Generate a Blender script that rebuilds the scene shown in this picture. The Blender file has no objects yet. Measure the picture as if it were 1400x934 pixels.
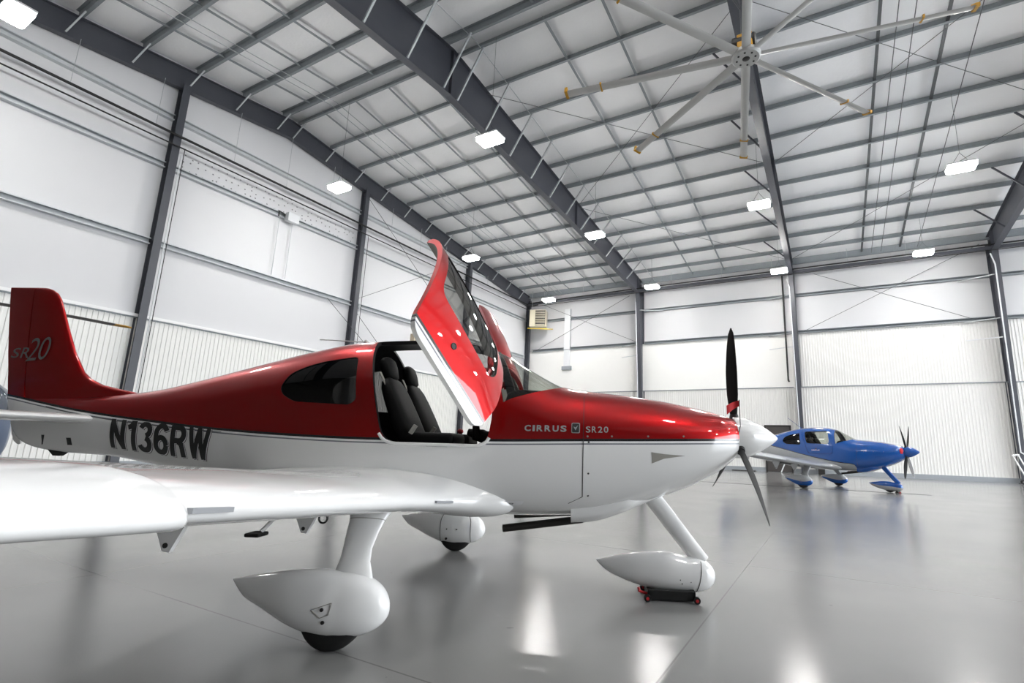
import bpy, bmesh, math, random
import numpy as np
from mathutils import Vector, Matrix

random.seed(7)
SC = bpy.context.scene
COL = SC.collection
PI = math.pi

# ------------------------------------------------------------------ materials
def new_mat(name):
    m = bpy.data.materials.new(name)
    m.use_nodes = True
    return m, m.node_tree, m.node_tree.nodes['Principled BSDF']

def srgb(r, g, b):
    f = lambda c: (c / 255 / 12.92) if c / 255 <= .04045 else ((c / 255 + .055) / 1.055) ** 2.4
    return (f(r), f(g), f(b), 1)

def M(name, col, rough=.5, metal=0., coat=0., noise=0., nscale=5., bump=0., bscale=60., spec=.5):
    m, nt, b = new_mat(name)
    b.inputs['Roughness'].default_value = rough
    b.inputs['Metallic'].default_value = metal
    b.inputs['Coat Weight'].default_value = coat
    b.inputs['Coat Roughness'].default_value = .03
    b.inputs['Specular IOR Level'].default_value = spec
    tc = nt.nodes.new('ShaderNodeTexCoord')
    n = nt.nodes.new('ShaderNodeTexNoise')
    n.inputs['Scale'].default_value = nscale
    n.inputs['Detail'].default_value = 4
    nt.links.new(tc.outputs['Object'], n.inputs['Vector'])
    mx = nt.nodes.new('ShaderNodeMix'); mx.data_type = 'RGBA'
    mx.inputs['A'].default_value = tuple(c * (1 - noise) for c in col[:3]) + (1,)
    mx.inputs['B'].default_value = tuple(min(1, c * (1 + noise)) for c in col[:3]) + (1,)
    nt.links.new(n.outputs['Fac'], mx.inputs['Factor'])
    nt.links.new(mx.outputs['Result'], b.inputs['Base Color'])
    if bump:
        n2 = nt.nodes.new('ShaderNodeTexNoise'); n2.inputs['Scale'].default_value = bscale
        nt.links.new(tc.outputs['Object'], n2.inputs['Vector'])
        bp = nt.nodes.new('ShaderNodeBump'); bp.inputs['Strength'].default_value = bump
        bp.inputs['Distance'].default_value = .02
        nt.links.new(n2.outputs['Fac'], bp.inputs['Height'])
        nt.links.new(bp.outputs['Normal'], b.inputs['Normal'])
    return m

MT = {}
MT['steel'] = M('grey_steel_paint', srgb(70, 72, 79), .45, noise=.08)
MT['girt'] = M('galvanized_girt', srgb(196, 200, 202), .5, .0, noise=.08, nscale=14)
MT['galv'] = M('galvanized_steel', srgb(178, 182, 184), .45, .1, noise=.12, nscale=14)
MT['galv_dark'] = M('dark_galvanized', srgb(140, 146, 150), .5, .1, noise=.12, nscale=14)
MT['wall'] = M('white_insulation', srgb(208, 208, 210), .55, noise=.02, nscale=.6, bump=.25, bscale=1.3)
MT['liner'] = M('white_ribbed_liner', srgb(232, 231, 228), .4, noise=.02)
MT['panel'] = M('white_smooth_panel', srgb(246, 245, 242), .5, noise=.01)
MT['roof'] = M('white_roof_insulation', srgb(247, 247, 248), .6, noise=.03, nscale=1.2, bump=.35, bscale=9)
MT['black'] = M('black_pipe', srgb(22, 21, 20), .5)
MT['rod'] = M('steel_rod', srgb(95, 97, 99), .5, .3)
MT['white'] = M('white_enamel', srgb(236, 236, 236), .35)
MT['conduit'] = M('white_conduit', srgb(222, 224, 226), .35)
MT['beige'] = M('beige_enamel', srgb(205, 198, 175), .4)
MT['yellow'] = M('yellow_paint', srgb(222, 190, 60), .5)
MT['gold'] = M('ochre_clip', srgb(190, 140, 30), .5)
MT['fanblade'] = M('fan_aluminium', srgb(196, 196, 194), .4, .2)
MT['motor'] = M('motor_dark', srgb(35, 33, 32), .5)
MT['tan'] = M('tan_box', srgb(186, 172, 150), .6)
MT['door_dark'] = M('dark_door_paint', srgb(72, 68, 66), .5)
MT['base'] = M('grey_curb', srgb(150, 155, 160), .6, noise=.05)
MT['rubber'] = M('tyre_rubber', srgb(18, 18, 18), .75)
MT['bladeblk'] = M('black_blade', srgb(17, 17, 18), .6, spec=.25)
MT['chrome'] = M('bright_metal', srgb(210, 210, 212), .2, .9)
MT['leather'] = M('black_leather', srgb(5, 5, 6), .6, noise=.1, nscale=20, bump=.1, spec=.15)
MT['trimdark'] = M('dark_cabin_trim', srgb(34, 34, 36), .6)
MT['trimgrey'] = M('grey_cabin_trim', srgb(150, 147, 140), .6)
MT['seal'] = M('black_seal', srgb(14, 14, 15), .5)
MT['exh'] = M('dark_exhaust_steel', srgb(50, 48, 45), .5, .5)  # one even dark tone for the exhaust pipes
MT['redflag'] = M('red_fabric', srgb(196, 28, 34), .7)
MT['redplastic'] = M('red_plastic', srgb(190, 35, 40), .4)
MT['silver'] = M('silver_lettering', srgb(176, 172, 172), .4, .4)
MT['dimsilver'] = M('dim_silver_lettering', srgb(120, 112, 112), .45, .4)
MT['letblack'] = M('black_lettering', srgb(26, 26, 27), .35)
MT['letwhite'] = M('white_lettering', srgb(238, 238, 240), .4)
MT['paintwhite'] = M('gloss_white_paint', srgb(238, 238, 237), .18, coat=.6)
MT['paintsilver'] = M('silver_paint', srgb(178, 180, 182), .28, .35, coat=.6)
MT['paintred'] = M('gloss_red_paint', srgb(166, 3, 8), .36, .85, coat=.9)
MT['paintblue'] = M('gloss_blue_paint', srgb(8, 78, 158), .25, coat=.9)
MT['helipaint'] = M('slate_blue_paint', srgb(84, 98, 122), .3, coat=.5)
MT['stallgrey'] = M('grey_strip', srgb(150, 152, 155), .5)

def glass(name, col, rough=0.0, mixt=.35):
    """thin glazing: transparent tint mixed with a sharp reflection by Fresnel"""
    m = bpy.data.materials.new(name); m.use_nodes = True
    nt = m.node_tree; nt.nodes.clear()
    out = nt.nodes.new('ShaderNodeOutputMaterial')
    tr = nt.nodes.new('ShaderNodeBsdfTransparent'); tr.inputs['Color'].default_value = col
    gl = nt.nodes.new('ShaderNodeBsdfGlossy'); gl.inputs['Roughness'].default_value = .02
    fr = nt.nodes.new('ShaderNodeFresnel'); fr.inputs['IOR'].default_value = 1.5
    mx = nt.nodes.new('ShaderNodeMixShader')
    ge = nt.nodes.new('ShaderNodeNewGeometry'); iv = nt.nodes.new('ShaderNodeMath'); iv.operation = 'SUBTRACT'; iv.inputs[0].default_value = 1
    nt.links.new(ge.outputs['Backfacing'], iv.inputs[1])
    ml = nt.nodes.new('ShaderNodeMath'); ml.operation = 'MULTIPLY'; nt.links.new(fr.outputs[0], ml.inputs[0]); nt.links.new(iv.outputs[0], ml.inputs[1])
    nt.links.new(ml.outputs[0], mx.inputs[0]); nt.links.new(tr.outputs[0], mx.inputs[1]); nt.links.new(gl.outputs[0], mx.inputs[2])
    nt.links.new(mx.outputs[0], out.inputs[0])
    return m
MT['glass'] = glass('clear_canopy', (.84, .85, .83, 1))
MT['glass_dark'] = glass('tinted_canopy', (.40, .40, .40, 1))
MT['glass_door'] = glass('smoke_canopy', (.62, .62, .60, 1))

def emis(name, strength, col=(1, .985, .96, 1)):
    m = bpy.data.materials.new(name); m.use_nodes = True
    nt = m.node_tree; nt.nodes.clear()
    out = nt.nodes.new('ShaderNodeOutputMaterial')
    e = nt.nodes.new('ShaderNodeEmission'); e.inputs[0].default_value = col; e.inputs[1].default_value = strength
    nt.links.new(e.outputs[0], out.inputs[0])
    return m
LAMP_STRENGTH = 110
MT['lamp'] = emis('led_diffuser', LAMP_STRENGTH)

def floor_mat():
    m, nt, b = new_mat('sealed_concrete')
    N, L = nt.nodes, nt.links
    tc = N.new('ShaderNodeTexCoord')
    sep = N.new('ShaderNodeSeparateXYZ'); L.new(tc.outputs['Object'], sep.inputs[0])
    def line(axis, off, period, half):
        a = N.new('ShaderNodeMath'); a.operation = 'SUBTRACT'; L.new(sep.outputs[axis], a.inputs[0]); a.inputs[1].default_value = off
        w = N.new('ShaderNodeMath'); w.operation = 'PINGPONG'; L.new(a.outputs[0], w.inputs[0]); w.inputs[1].default_value = period / 2
        c = N.new('ShaderNodeMath'); c.operation = 'LESS_THAN'; L.new(w.outputs[0], c.inputs[0]); c.inputs[1].default_value = half
        return c
    l1 = line('X', -.95, 5.0, .006); l2 = line('Y', 2.35, 4.05, .006)
    mxl = N.new('ShaderNodeMath'); mxl.operation = 'MAXIMUM'; L.new(l1.outputs[0], mxl.inputs[0]); L.new(l2.outputs[0], mxl.inputs[1])
    n = N.new('ShaderNodeTexNoise'); n.inputs['Scale'].default_value = .7; n.inputs['Detail'].default_value = 6
    L.new(tc.outputs['Object'], n.inputs['Vector'])
    n3 = N.new('ShaderNodeTexNoise'); n3.inputs['Scale'].default_value = 6; n3.inputs['Detail'].default_value = 8
    L.new(tc.outputs['Object'], n3.inputs['Vector'])
    mix = N.new('ShaderNodeMix'); mix.data_type = 'RGBA'
    mix.inputs['A'].default_value = srgb(128, 128, 127); mix.inputs['B'].default_value = srgb(143, 143, 142)
    L.new(n.outputs['Fac'], mix.inputs['Factor'])
    # small dark scuffs
    th = N.new('ShaderNodeMath'); th.operation = 'GREATER_THAN'; th.inputs[1].default_value = .74; L.new(n3.outputs['Fac'], th.inputs[0])
    mk = N.new('ShaderNodeMath'); mk.operation = 'MULTIPLY'; mk.inputs[1].default_value = .35; L.new(th.outputs[0], mk.inputs[0])
    mx2 = N.new('ShaderNodeMath'); mx2.operation = 'MAXIMUM'
    lk = N.new('ShaderNodeMath'); lk.operation = 'MULTIPLY'; lk.inputs[1].default_value = .45; L.new(mxl.outputs[0], lk.inputs[0])
    L.new(lk.outputs[0], mx2.inputs[0]); L.new(mk.outputs[0], mx2.inputs[1])
    mix2 = N.new('ShaderNodeMix'); mix2.data_type = 'RGBA'; mix2.inputs['B'].default_value = srgb(70, 68, 66)
    L.new(mix.outputs['Result'], mix2.inputs['A']); L.new(mx2.outputs[0], mix2.inputs['Factor'])
    L.new(mix2.outputs['Result'], b.inputs['Base Color'])
    rr = N.new('ShaderNodeMapRange'); rr.inputs['To Min'].default_value = .10; rr.inputs['To Max'].default_value = .19
    L.new(n.outputs['Fac'], rr.inputs['Value']); L.new(rr.outputs[0], b.inputs['Roughness'])
    n2 = N.new('ShaderNodeTexNoise'); n2.inputs['Scale'].default_value = 110; n2.inputs['Detail'].default_value = 3
    L.new(tc.outputs['Object'], n2.inputs['Vector'])
    bp = N.new('ShaderNodeBump'); bp.inputs['Strength'].default_value = .06; bp.inputs['Distance'].default_value = .01
    L.new(n2.outputs['Fac'], bp.inputs['Height']); L.new(bp.outputs['Normal'], b.inputs['Normal'])
    b.inputs['Specular IOR Level'].default_value = .6
    return m
MT['floor'] = floor_mat()
def pinned_wall():
    m = M('white_insulation_pinned', srgb(214, 214, 216), .55, noise=.02, nscale=.6, bump=.25, bscale=1.3)
    nt = m.node_tree; N, L = nt.nodes, nt.links; b = N['Principled BSDF']
    tc = N.new('ShaderNodeTexCoord'); sep = N.new('ShaderNodeSeparateXYZ'); L.new(tc.outputs['Object'], sep.inputs[0])
    v = N.new('ShaderNodeTexVoronoi'); v.inputs['Scale'].default_value = 3.6; v.inputs['Randomness'].default_value = .55
    cm = N.new('ShaderNodeCombineXYZ'); L.new(sep.outputs['Y'], cm.inputs['X']); L.new(sep.outputs['Z'], cm.inputs['Y']); L.new(cm.outputs[0], v.inputs['Vector'])
    v.voronoi_dimensions = '2D'
    dot = N.new('ShaderNodeMath'); dot.operation = 'LESS_THAN'; dot.inputs[1].default_value = .11; L.new(v.outputs['Distance'], dot.inputs[0])
    cur = dot
    for ax, lo, hi in (('Y', 8.75, 17.4), ('Z', 11.68, 12.55)):
        for op, t in (('GREATER_THAN', lo), ('LESS_THAN', hi)):
            g = N.new('ShaderNodeMath'); g.operation = op; g.inputs[1].default_value = t; L.new(sep.outputs[ax], g.inputs[0])
            k = N.new('ShaderNodeMath'); k.operation = 'MULTIPLY'; L.new(g.outputs[0], k.inputs[0]); L.new(cur.outputs[0], k.inputs[1]); cur = k
    mx = N.new('ShaderNodeMix'); mx.data_type = 'RGBA'; mx.inputs['B'].default_value = srgb(120, 122, 124)
    L.new(b.inputs['Base Color'].links[0].from_socket, mx.inputs['A']); L.new(cur.outputs[0], mx.inputs['Factor']); L.new(mx.outputs['Result'], b.inputs['Base Color'])
    return m
MT['pinned'] = pinned_wall()

def livery(name, upper, lower, curve, stripes, x0=-5., x1=4., coat=.9, rough=.22, metal=0., urough=.35):
    """paint scheme in the aircraft's own coordinates: a dividing line z(x) with pinstripes under it"""
    m, nt, b = new_mat(name)
    N, L = nt.nodes, nt.links
    b.inputs['Roughness'].default_value = rough
    b.inputs['Coat Weight'].default_value = coat; b.inputs['Coat Roughness'].default_value = .02
    tc = N.new('ShaderNodeTexCoord'); sep = N.new('ShaderNodeSeparateXYZ'); L.new(tc.outputs['Object'], sep.inputs[0])
    mr = N.new('ShaderNodeMapRange'); mr.inputs['From Min'].default_value = x0; mr.inputs['From Max'].default_value = x1
    L.new(sep.outputs['X'], mr.inputs['Value'])
    fc = N.new('ShaderNodeFloatCurve'); c = fc.mapping.curves[0]
    pts = [((x - x0) / (x1 - x0), z / 3.) for x, z in curve]
    while len(c.points) < len(pts): c.points.new(.5, .5)
    for p, q in zip(c.points, pts): p.location = q
    fc.mapping.update()
    L.new(mr.outputs[0], fc.inputs['Value'])
    mul = N.new('ShaderNodeMath'); mul.operation = 'MULTIPLY'; mul.inputs[1].default_value = 3.; L.new(fc.outputs[0], mul.inputs[0])
    d = N.new('ShaderNodeMath'); d.operation = 'SUBTRACT'; L.new(mul.outputs[0], d.inputs[0]); L.new(sep.outputs['Z'], d.inputs[1])  # depth under the line
    cur = None
    for lim, colr in [(s, c2) for s, c2 in stripes] :
        g = N.new('ShaderNodeMath'); g.operation = 'GREATER_THAN'; L.new(d.outputs[0], g.inputs[0]); g.inputs[1].default_value = lim
        mx = N.new('ShaderNodeMix'); mx.data_type = 'RGBA'
        if cur is None: mx.inputs['A'].default_value = upper
        else: L.new(cur.outputs['Result'], mx.inputs['A'])
        mx.inputs['B'].default_value = colr
        L.new(g.outputs[0], mx.inputs['Factor'])
        cur = mx
    L.new(cur.outputs['Result'], b.inputs['Base Color'])
    if metal:
        g = N.new('ShaderNodeMath'); g.operation = 'LESS_THAN'; L.new(d.outputs[0], g.inputs[0]); g.inputs[1].default_value = 0.
        k = N.new('ShaderNodeMath'); k.operation = 'MULTIPLY'; L.new(g.outputs[0], k.inputs[0]); k.inputs[1].default_value = metal; L.new(k.outputs[0], b.inputs['Metallic'])
        q = N.new('ShaderNodeMapRange'); L.new(g.outputs[0], q.inputs['Value']); q.inputs['To Min'].default_value = rough; q.inputs['To Max'].default_value = urough; L.new(q.outputs[0], b.inputs['Roughness'])
    return m

# ------------------------------------------------------------------ mesh helpers
def mesh_obj(name, verts, faces, mat, parent=None, smooth=None):
    me = bpy.data.meshes.new(name)
    me.from_pydata([tuple(v) for v in verts], [], [tuple(f) for f in faces])
    me.validate()
    bm = bmesh.new(); bm.from_mesh(me); bmesh.ops.recalc_face_normals(bm, faces=bm.faces); bm.to_mesh(me); bm.free()
    return link(name, me, mat, parent, smooth)

def link(name, me, mat, parent=None, smooth=None):
    me.name = name
    for mm in (mat if isinstance(mat, (list, tuple)) else [mat]):
        me.materials.append(mm)
    if smooth is not None:
        me.shade_smooth()
        me.set_sharp_from_angle(angle=math.radians(smooth))
    o = bpy.data.objects.new(name, me); COL.objects.link(o)
    if parent is not None: o.parent = parent
    return o

def bobj(name, bm, mat, parent=None, smooth=None):
    bmesh.ops.recalc_face_normals(bm, faces=bm.faces)
    me = bpy.data.meshes.new(name); bm.to_mesh(me); bm.free()
    return link(name, me, mat, parent, smooth)

def tag(o, label, cat, group=None, kind=None):
    if label: o['label'] = label
    if cat: o['category'] = cat
    if group: o['group'] = group
    if kind: o['kind'] = kind
    return o

def structure(o):
    o['kind'] = 'structure'; return o

def empty(name, loc, rz=0., label=None, cat=None, group=None):
    o = bpy.data.objects.new(name, None); COL.objects.link(o)
    o.empty_display_size = .2
    o.location = loc; o.rotation_euler = (0, 0, rz)
    if label: tag(o, label, cat, group)
    return o

def copy_tree(o, parent=None):
    c = o.copy(); COL.objects.link(c); c.parent = parent
    for ch in list(o.children): copy_tree(ch, c)
    return c

def box(bm, lo, hi, bevel=0.):
    lo = Vector(lo); hi = Vector(hi)
    r = bmesh.ops.create_cube(bm, size=1)
    vs = r['verts']
    for v in vs:
        v.co = Vector(((v.co.x + .5) * (hi.x - lo.x) + lo.x, (v.co.y + .5) * (hi.y - lo.y) + lo.y, (v.co.z + .5) * (hi.z - lo.z) + lo.z))
    if bevel:
        es = {e for v in vs for e in v.link_edges}
        bmesh.ops.bevel(bm, geom=list(es), offset=bevel, segments=3, profile=.5, affect='EDGES')
    return vs

def frame_of(d, up=(0, 0, 1)):
    d = Vector(d).normalized(); up = Vector(up)
    s = d.cross(up)
    if s.length < 1e-4: s = d.cross(Vector((1, 0, 0)))
    s.normalize(); u = s.cross(d)
    return d, s, u

def bar(bm, a, b, w, h, up=(0, 0, 1)):
    a = Vector(a); b = Vector(b); d, s, u = frame_of(b - a, up)
    vs = []
    for p in (a, b):
        for i, j in ((-1, -1), (1, -1), (1, 1), (-1, 1)):
            vs.append(bm.verts.new(p + s * (i * w / 2) + u * (j * h / 2)))
    for f in ((0, 1, 2, 3), (7, 6, 5, 4), (0, 4, 5, 1), (1, 5, 6, 2), (2, 6, 7, 3), (3, 7, 4, 0)):
        bm.faces.new([vs[i] for i in f])

def tube(bm, pts, r, n=10, cap=True):
    pts = [Vector(p) for p in pts]
    rings = []
    su = None
    for i, p in enumerate(pts):
        if i == 0: d = pts[1] - p
        elif i == len(pts) - 1: d = p - pts[i - 1]
        else: d = (pts[i + 1] - p).normalized() + (p - pts[i - 1]).normalized()
        d.normalize()
        if su is None:
            _, s, u = frame_of(d)
        else:
            s = su - d * su.dot(d); s.normalize(); u = s.cross(d)
        su = s
        rr = r[i] if isinstance(r, (list, tuple)) else r
        rings.append([bm.verts.new(p + (s * math.cos(t) + u * math.sin(t)) * rr) for t in [2 * PI * k / n for k in range(n)]])
    for a, b in zip(rings, rings[1:]):
        for k in range(n):
            bm.faces.new((a[k], a[(k + 1) % n], b[(k + 1) % n], b[k]))
    if cap:
        bm.faces.new(rings[0][::-1]); bm.faces.new(rings[-1])

def lathe(bm, prof, origin, axis, n=32):
    """prof: (distance along axis, radius)"""
    o = Vector(origin); d, s, u = frame_of(axis)
    rings = []
    for t, r in prof:
        if r < 1e-6: rings.append([bm.verts.new(o + d * t)])
        else: rings.append([bm.verts.new(o + d * t + (s * math.cos(a) + u * math.sin(a)) * r) for a in [2 * PI * k / n for k in range(n)]])
    for a, b in zip(rings, rings[1:]):
        for k in range(n):
            k2 = (k + 1) % n
            if len(a) == 1 and len(b) == 1: continue
            if len(a) == 1: bm.faces.new((a[0], b[k], b[k2]))
            elif len(b) == 1: bm.faces.new((a[k], a[k2], b[0]))
            else: bm.faces.new((a[k], a[k2], b[k2], b[k]))
    if len(rings[0]) > 1: bm.faces.new(rings[0][::-1])
    if len(rings[-1]) > 1: bm.faces.new(rings[-1])

def extrude_profile(bm, prof, a, b, side, up):
    """closed 2D profile (s,u) swept from a to b"""
    a = Vector(a); b = Vector(b); side = Vector(side); up = Vector(up)
    A = [bm.verts.new(a + side * p[0] + up * p[1]) for p in prof]
    B = [bm.verts.new(b + side * p[0] + up * p[1]) for p in prof]
    n = len(prof)
    for k in range(n):
        bm.faces.new((A[k], A[(k + 1) % n], B[(k + 1) % n], B[k]))
    bm.faces.new(A[::-1]); bm.faces.new(B)

def loft(name, secs, mat, parent=None, smooth=40, caps=True):
    """secs: list of equal-length closed rings"""
    n = len(secs[0]); V = []; F = []
    for s in secs: V += [tuple(p) for p in s]
    for i in range(len(secs) - 1):
        for k in range(n):
            k2 = (k + 1) % n
            F.append((i * n + k, i * n + k2, (i + 1) * n + k2, (i + 1) * n + k))
    if caps:
        F.append(tuple(range(n))[::-1]); F.append(tuple((len(secs) - 1) * n + k for k in range(n)))
    return mesh_obj(name, V, F, mat, parent, smooth)

def airfoil(n=22, t=.15, camber=.02):
    """closed ring of (x 0..1 from LE, z)"""
    xs = [.5 * (1 - math.cos(PI * k / n)) for k in range(n + 1)]
    yt = lambda x: 5 * t * (.2969 * math.sqrt(x) - .126 * x - .3516 * x * x + .2843 * x ** 3 - .1036 * x ** 4)
    yc = lambda x: camber * 4 * x * (1 - x)
    up = [(x, yc(x) + yt(x)) for x in xs]
    lo = [(x, yc(x) - yt(x)) for x in xs[1:-1]]
    return up + lo[::-1]

def ellipse_ring(c, a, b, ra, rb, n=20, p=2.):
    c = Vector(c); a = Vector(a); b = Vector(b)
    out = []
    for k in range(n):
        t = 2 * PI * k / n; ct, st = math.cos(t), math.sin(t)
        out.append(c + a * (ra * math.copysign(abs(ct) ** (2 / p), ct)) + b * (rb * math.copysign(abs(st) ** (2 / p), st)))
    return out

def rounded(poly, r, seg=5):
    """round the corners of a polygon"""
    out = []; n = len(poly)
    for i in range(n):
        p0, p, p1 = (np.array(poly[j % n], float) for j in (i - 1, i, i + 1))
        rr = r[i] if isinstance(r, (list, tuple)) else r
        a = p0 - p; b = p1 - p; la, lb = np.linalg.norm(a), np.linalg.norm(b)
        rr = min(rr, .45 * la, .45 * lb)
        s, e = p + a / la * rr, p + b / lb * rr
        for k in range(seg + 1):
            t = k / seg
            out.append(tuple((1 - t) ** 2 * s + 2 * t * (1 - t) * p + t * t * e))
    return out

def prism_mesh(poly, y0, y1):
    n = len(poly)
    V = [(x, y0, z) for x, z in poly] + [(x, y1, z) for x, z in poly]
    F = [tuple(range(n)), tuple(range(2 * n - 1, n - 1, -1))]
    for k in range(n):
        F.append((k, (k + 1) % n, n + (k + 1) % n, n + k))
    me = bpy.data.meshes.new('cut'); me.from_pydata(V, [], F)
    bm = bmesh.new(); bm.from_mesh(me); bmesh.ops.recalc_face_normals(bm, faces=bm.faces); bm.to_mesh(me); bm.free()
    return me

def boolean(base, ops):
    """base mesh; ops: (mesh, 'DIFFERENCE'|'INTERSECT'|'UNION'); returns a new mesh"""
    o = bpy.data.objects.new('tmp', base); COL.objects.link(o)
    tmp = []
    for me, op in ops:
        c = bpy.data.objects.new('tmpc', me); COL.objects.link(c); tmp.append(c)
        m = o.modifiers.new('b', 'BOOLEAN'); m.operation = op; m.object = c; m.solver = 'EXACT'
        try: m.material_mode = 'TRANSFER'
        except Exception: pass
    bpy.context.view_layer.update()
    dg = bpy.context.evaluated_depsgraph_get()
    me = bpy.data.meshes.new_from_object(o.evaluated_get(dg), depsgraph=dg)
    for c in tmp: bpy.data.objects.remove(c)
    bpy.data.objects.remove(o)
    return me

def keep_side(me, sgn):
    bm = bmesh.new(); bm.from_mesh(me)
    bmesh.ops.delete(bm, geom=[v for v in bm.verts if v.co.y * sgn < 0], context='VERTS')
    m2 = bpy.data.meshes.new('side'); bm.to_mesh(m2); bm.free()
    for mm in me.materials: m2.materials.append(mm)
    return m2

def raw_text(s, offset=0., shear=0.):
    cu = bpy.data.curves.new('t', 'FONT'); cu.body = s; cu.offset = offset; cu.shear = shear
    cu.resolution_u = 4; cu.fill_mode = 'FRONT'
    o = bpy.data.objects.new('t', cu); COL.objects.link(o)
    bpy.context.view_layer.update()
    dg = bpy.context.evaluated_depsgraph_get()
    me = bpy.data.meshes.new_from_object(o.evaluated_get(dg), depsgraph=dg)
    bpy.data.objects.remove(o)
    bm = bmesh.new(); bm.from_mesh(me); bpy.data.meshes.remove(me)
    bmesh.ops.remove_doubles(bm, verts=bm.verts, dist=1e-5)
    bmesh.ops.triangulate(bm, faces=bm.faces)
    for _ in range(2):
        es = [e for e in bm.edges if e.calc_length() > .18]
        if es: bmesh.ops.subdivide_edges(bm, edges=es, cuts=1); bmesh.ops.triangulate(bm, faces=bm.faces)
    V = np.array([v.co[:2] for v in bm.verts]); bm.verts.index_update()
    F = [tuple(v.index for v in f.verts) for f in bm.faces]; bm.free()
    lo, hi = V.min(0), V.max(0)
    return (V - lo) / (hi - lo), F

# ------------------------------------------------------------------ fuselage shape (aircraft coordinates: x forward, y left, z up)
def table(pts, smooth=.03):
    pts = sorted(pts); x = np.array([p[0] for p in pts]); y = np.array([p[1] for p in pts])
    h = np.diff(x); dl = np.diff(y) / h; m = np.zeros(len(x))
    for i in range(1, len(x) - 1):
        if dl[i - 1] * dl[i] > 0:
            w1, w2 = 2 * h[i] + h[i - 1], h[i] + 2 * h[i - 1]
            m[i] = (w1 + w2) / (w1 / dl[i - 1] + w2 / dl[i])
    m[0], m[-1] = dl[0], dl[-1]
    X = np.arange(x[0], x[-1] + 1e-9, .005)
    i = np.clip(np.searchsorted(x, X) - 1, 0, len(x) - 2); t = (X - x[i]) / h[i]
    Y = (y[i] * (2 * t ** 3 - 3 * t ** 2 + 1) + h[i] * m[i] * (t ** 3 - 2 * t ** 2 + t) + y[i + 1] * (-2 * t ** 3 + 3 * t ** 2) + h[i] * m[i + 1] * (t ** 3 - t ** 2))
    k = max(1, int(smooth / .005)); g = np.exp(-.5 * (np.arange(-3 * k, 3 * k + 1) / k) ** 2); g /= g.sum()
    Yp = np.concatenate([2 * Y[0] - Y[3 * k:0:-1], Y, 2 * Y[-1] - Y[-2:-3 * k - 2:-1]])
    Y = np.convolve(Yp, g, 'valid')
    return lambda q: np.interp(q, X, Y)

ZT = table([(2.87, 1.552), (2.776, 1.582), (2.5, 1.645), (2.2, 1.70), (1.8, 1.748), (1.55, 1.77), (1.40, 1.785), (1.33, 1.80), (1.175, 1.872), (.974, 1.985),
            (.745, 2.115), (.55, 2.18), (.3, 2.22), (.05, 2.232), (-.23, 2.226), (-.675, 2.195), (-1.117, 2.108), (-1.5, 2.01), (-1.927, 1.895), (-2.3, 1.795),
            (-2.74, 1.69), (-3.2, 1.63), (-3.6, 1.60), (-4.0, 1.59), (-4.27, 1.585)], .05)
ZB = table([(2.87, 1.19), (2.75, 1.09), (2.6, 1.005), (2.4, .91), (2.12, .815), (1.85, .74), (1.6, .685), (1.3, .66), (.9, .65), (.3, .655), (-.3, .67), (-.8, .70),
            (-1.3, .76), (-2., .87), (-2.6, .965), (-3.18, 1.04), (-3.6, 1.055), (-3.9, 1.085), (-4.1, 1.14), (-4.2, 1.20), (-4.27, 1.30)], .05)
HW = table([(2.87, .235), (2.78, .315), (2.65, .385), (2.45, .45), (2.2, .505), (1.8, .56), (1.4, .60), (1.0, .625), (.5, .637), (.0, .64), (-.4, .63), (-.8, .595), (-1.2, .54),
            (-1.7, .455), (-2.2, .37), (-2.8, .27), (-3.3, .19), (-3.7, .12), (-4.0, .07), (-4.27, .02)], .05)
ZM = table([(2.87, 1.375), (2.5, 1.30), (2., 1.24), (1.4, 1.20), (.5, 1.17), (-.5, 1.18), (-1.2, 1.22), (-2., 1.28), (-3., 1.34), (-3.6, 1.36), (-4.27, 1.40)], .08)
NU = table([(2.87, 2.05), (2., 2.3), (1.3, 2.4), (.5, 2.35), (-.5, 2.3), (-1.5, 2.15), (-2.5, 2.0), (-4.27, 2.)], .1)
NL = table([(2.87, 2.05), (2., 2.3), (1., 2.7), (-.5, 2.6), (-1.5, 2.4), (-3., 2.2), (-4.27, 2.)], .1)

def fus_F(P):
    x, y, z = P[..., 0], P[..., 1], P[..., 2]
    zm = ZM(x); up = z > zm
    hz = np.where(up, ZT(x) - zm, zm - ZB(x)); n = np.where(up, NU(x), NL(x))
    return (np.abs(y) / HW(x)) ** n + (np.abs(z - zm) / hz) ** n
def fus_N(P):
    P = np.asarray(P, float); e = 2e-3; g = []
    for k in range(3):
        d = np.zeros(3); d[k] = e
        g.append(fus_F(P + d) - fus_F(P - d))
    g = np.stack(g, -1); return g / np.maximum(1e-9, np.linalg.norm(g, axis=-1, keepdims=True))
def fus_y(x, z):
    zm = ZM(x); up = z > zm
    hz = np.where(up, ZT(x) - zm, zm - ZB(x)); n = np.where(up, NU(x), NL(x))
    return HW(x) * np.maximum(0, 1 - (np.abs(z - zm) / hz) ** n) ** (1 / n)

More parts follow.
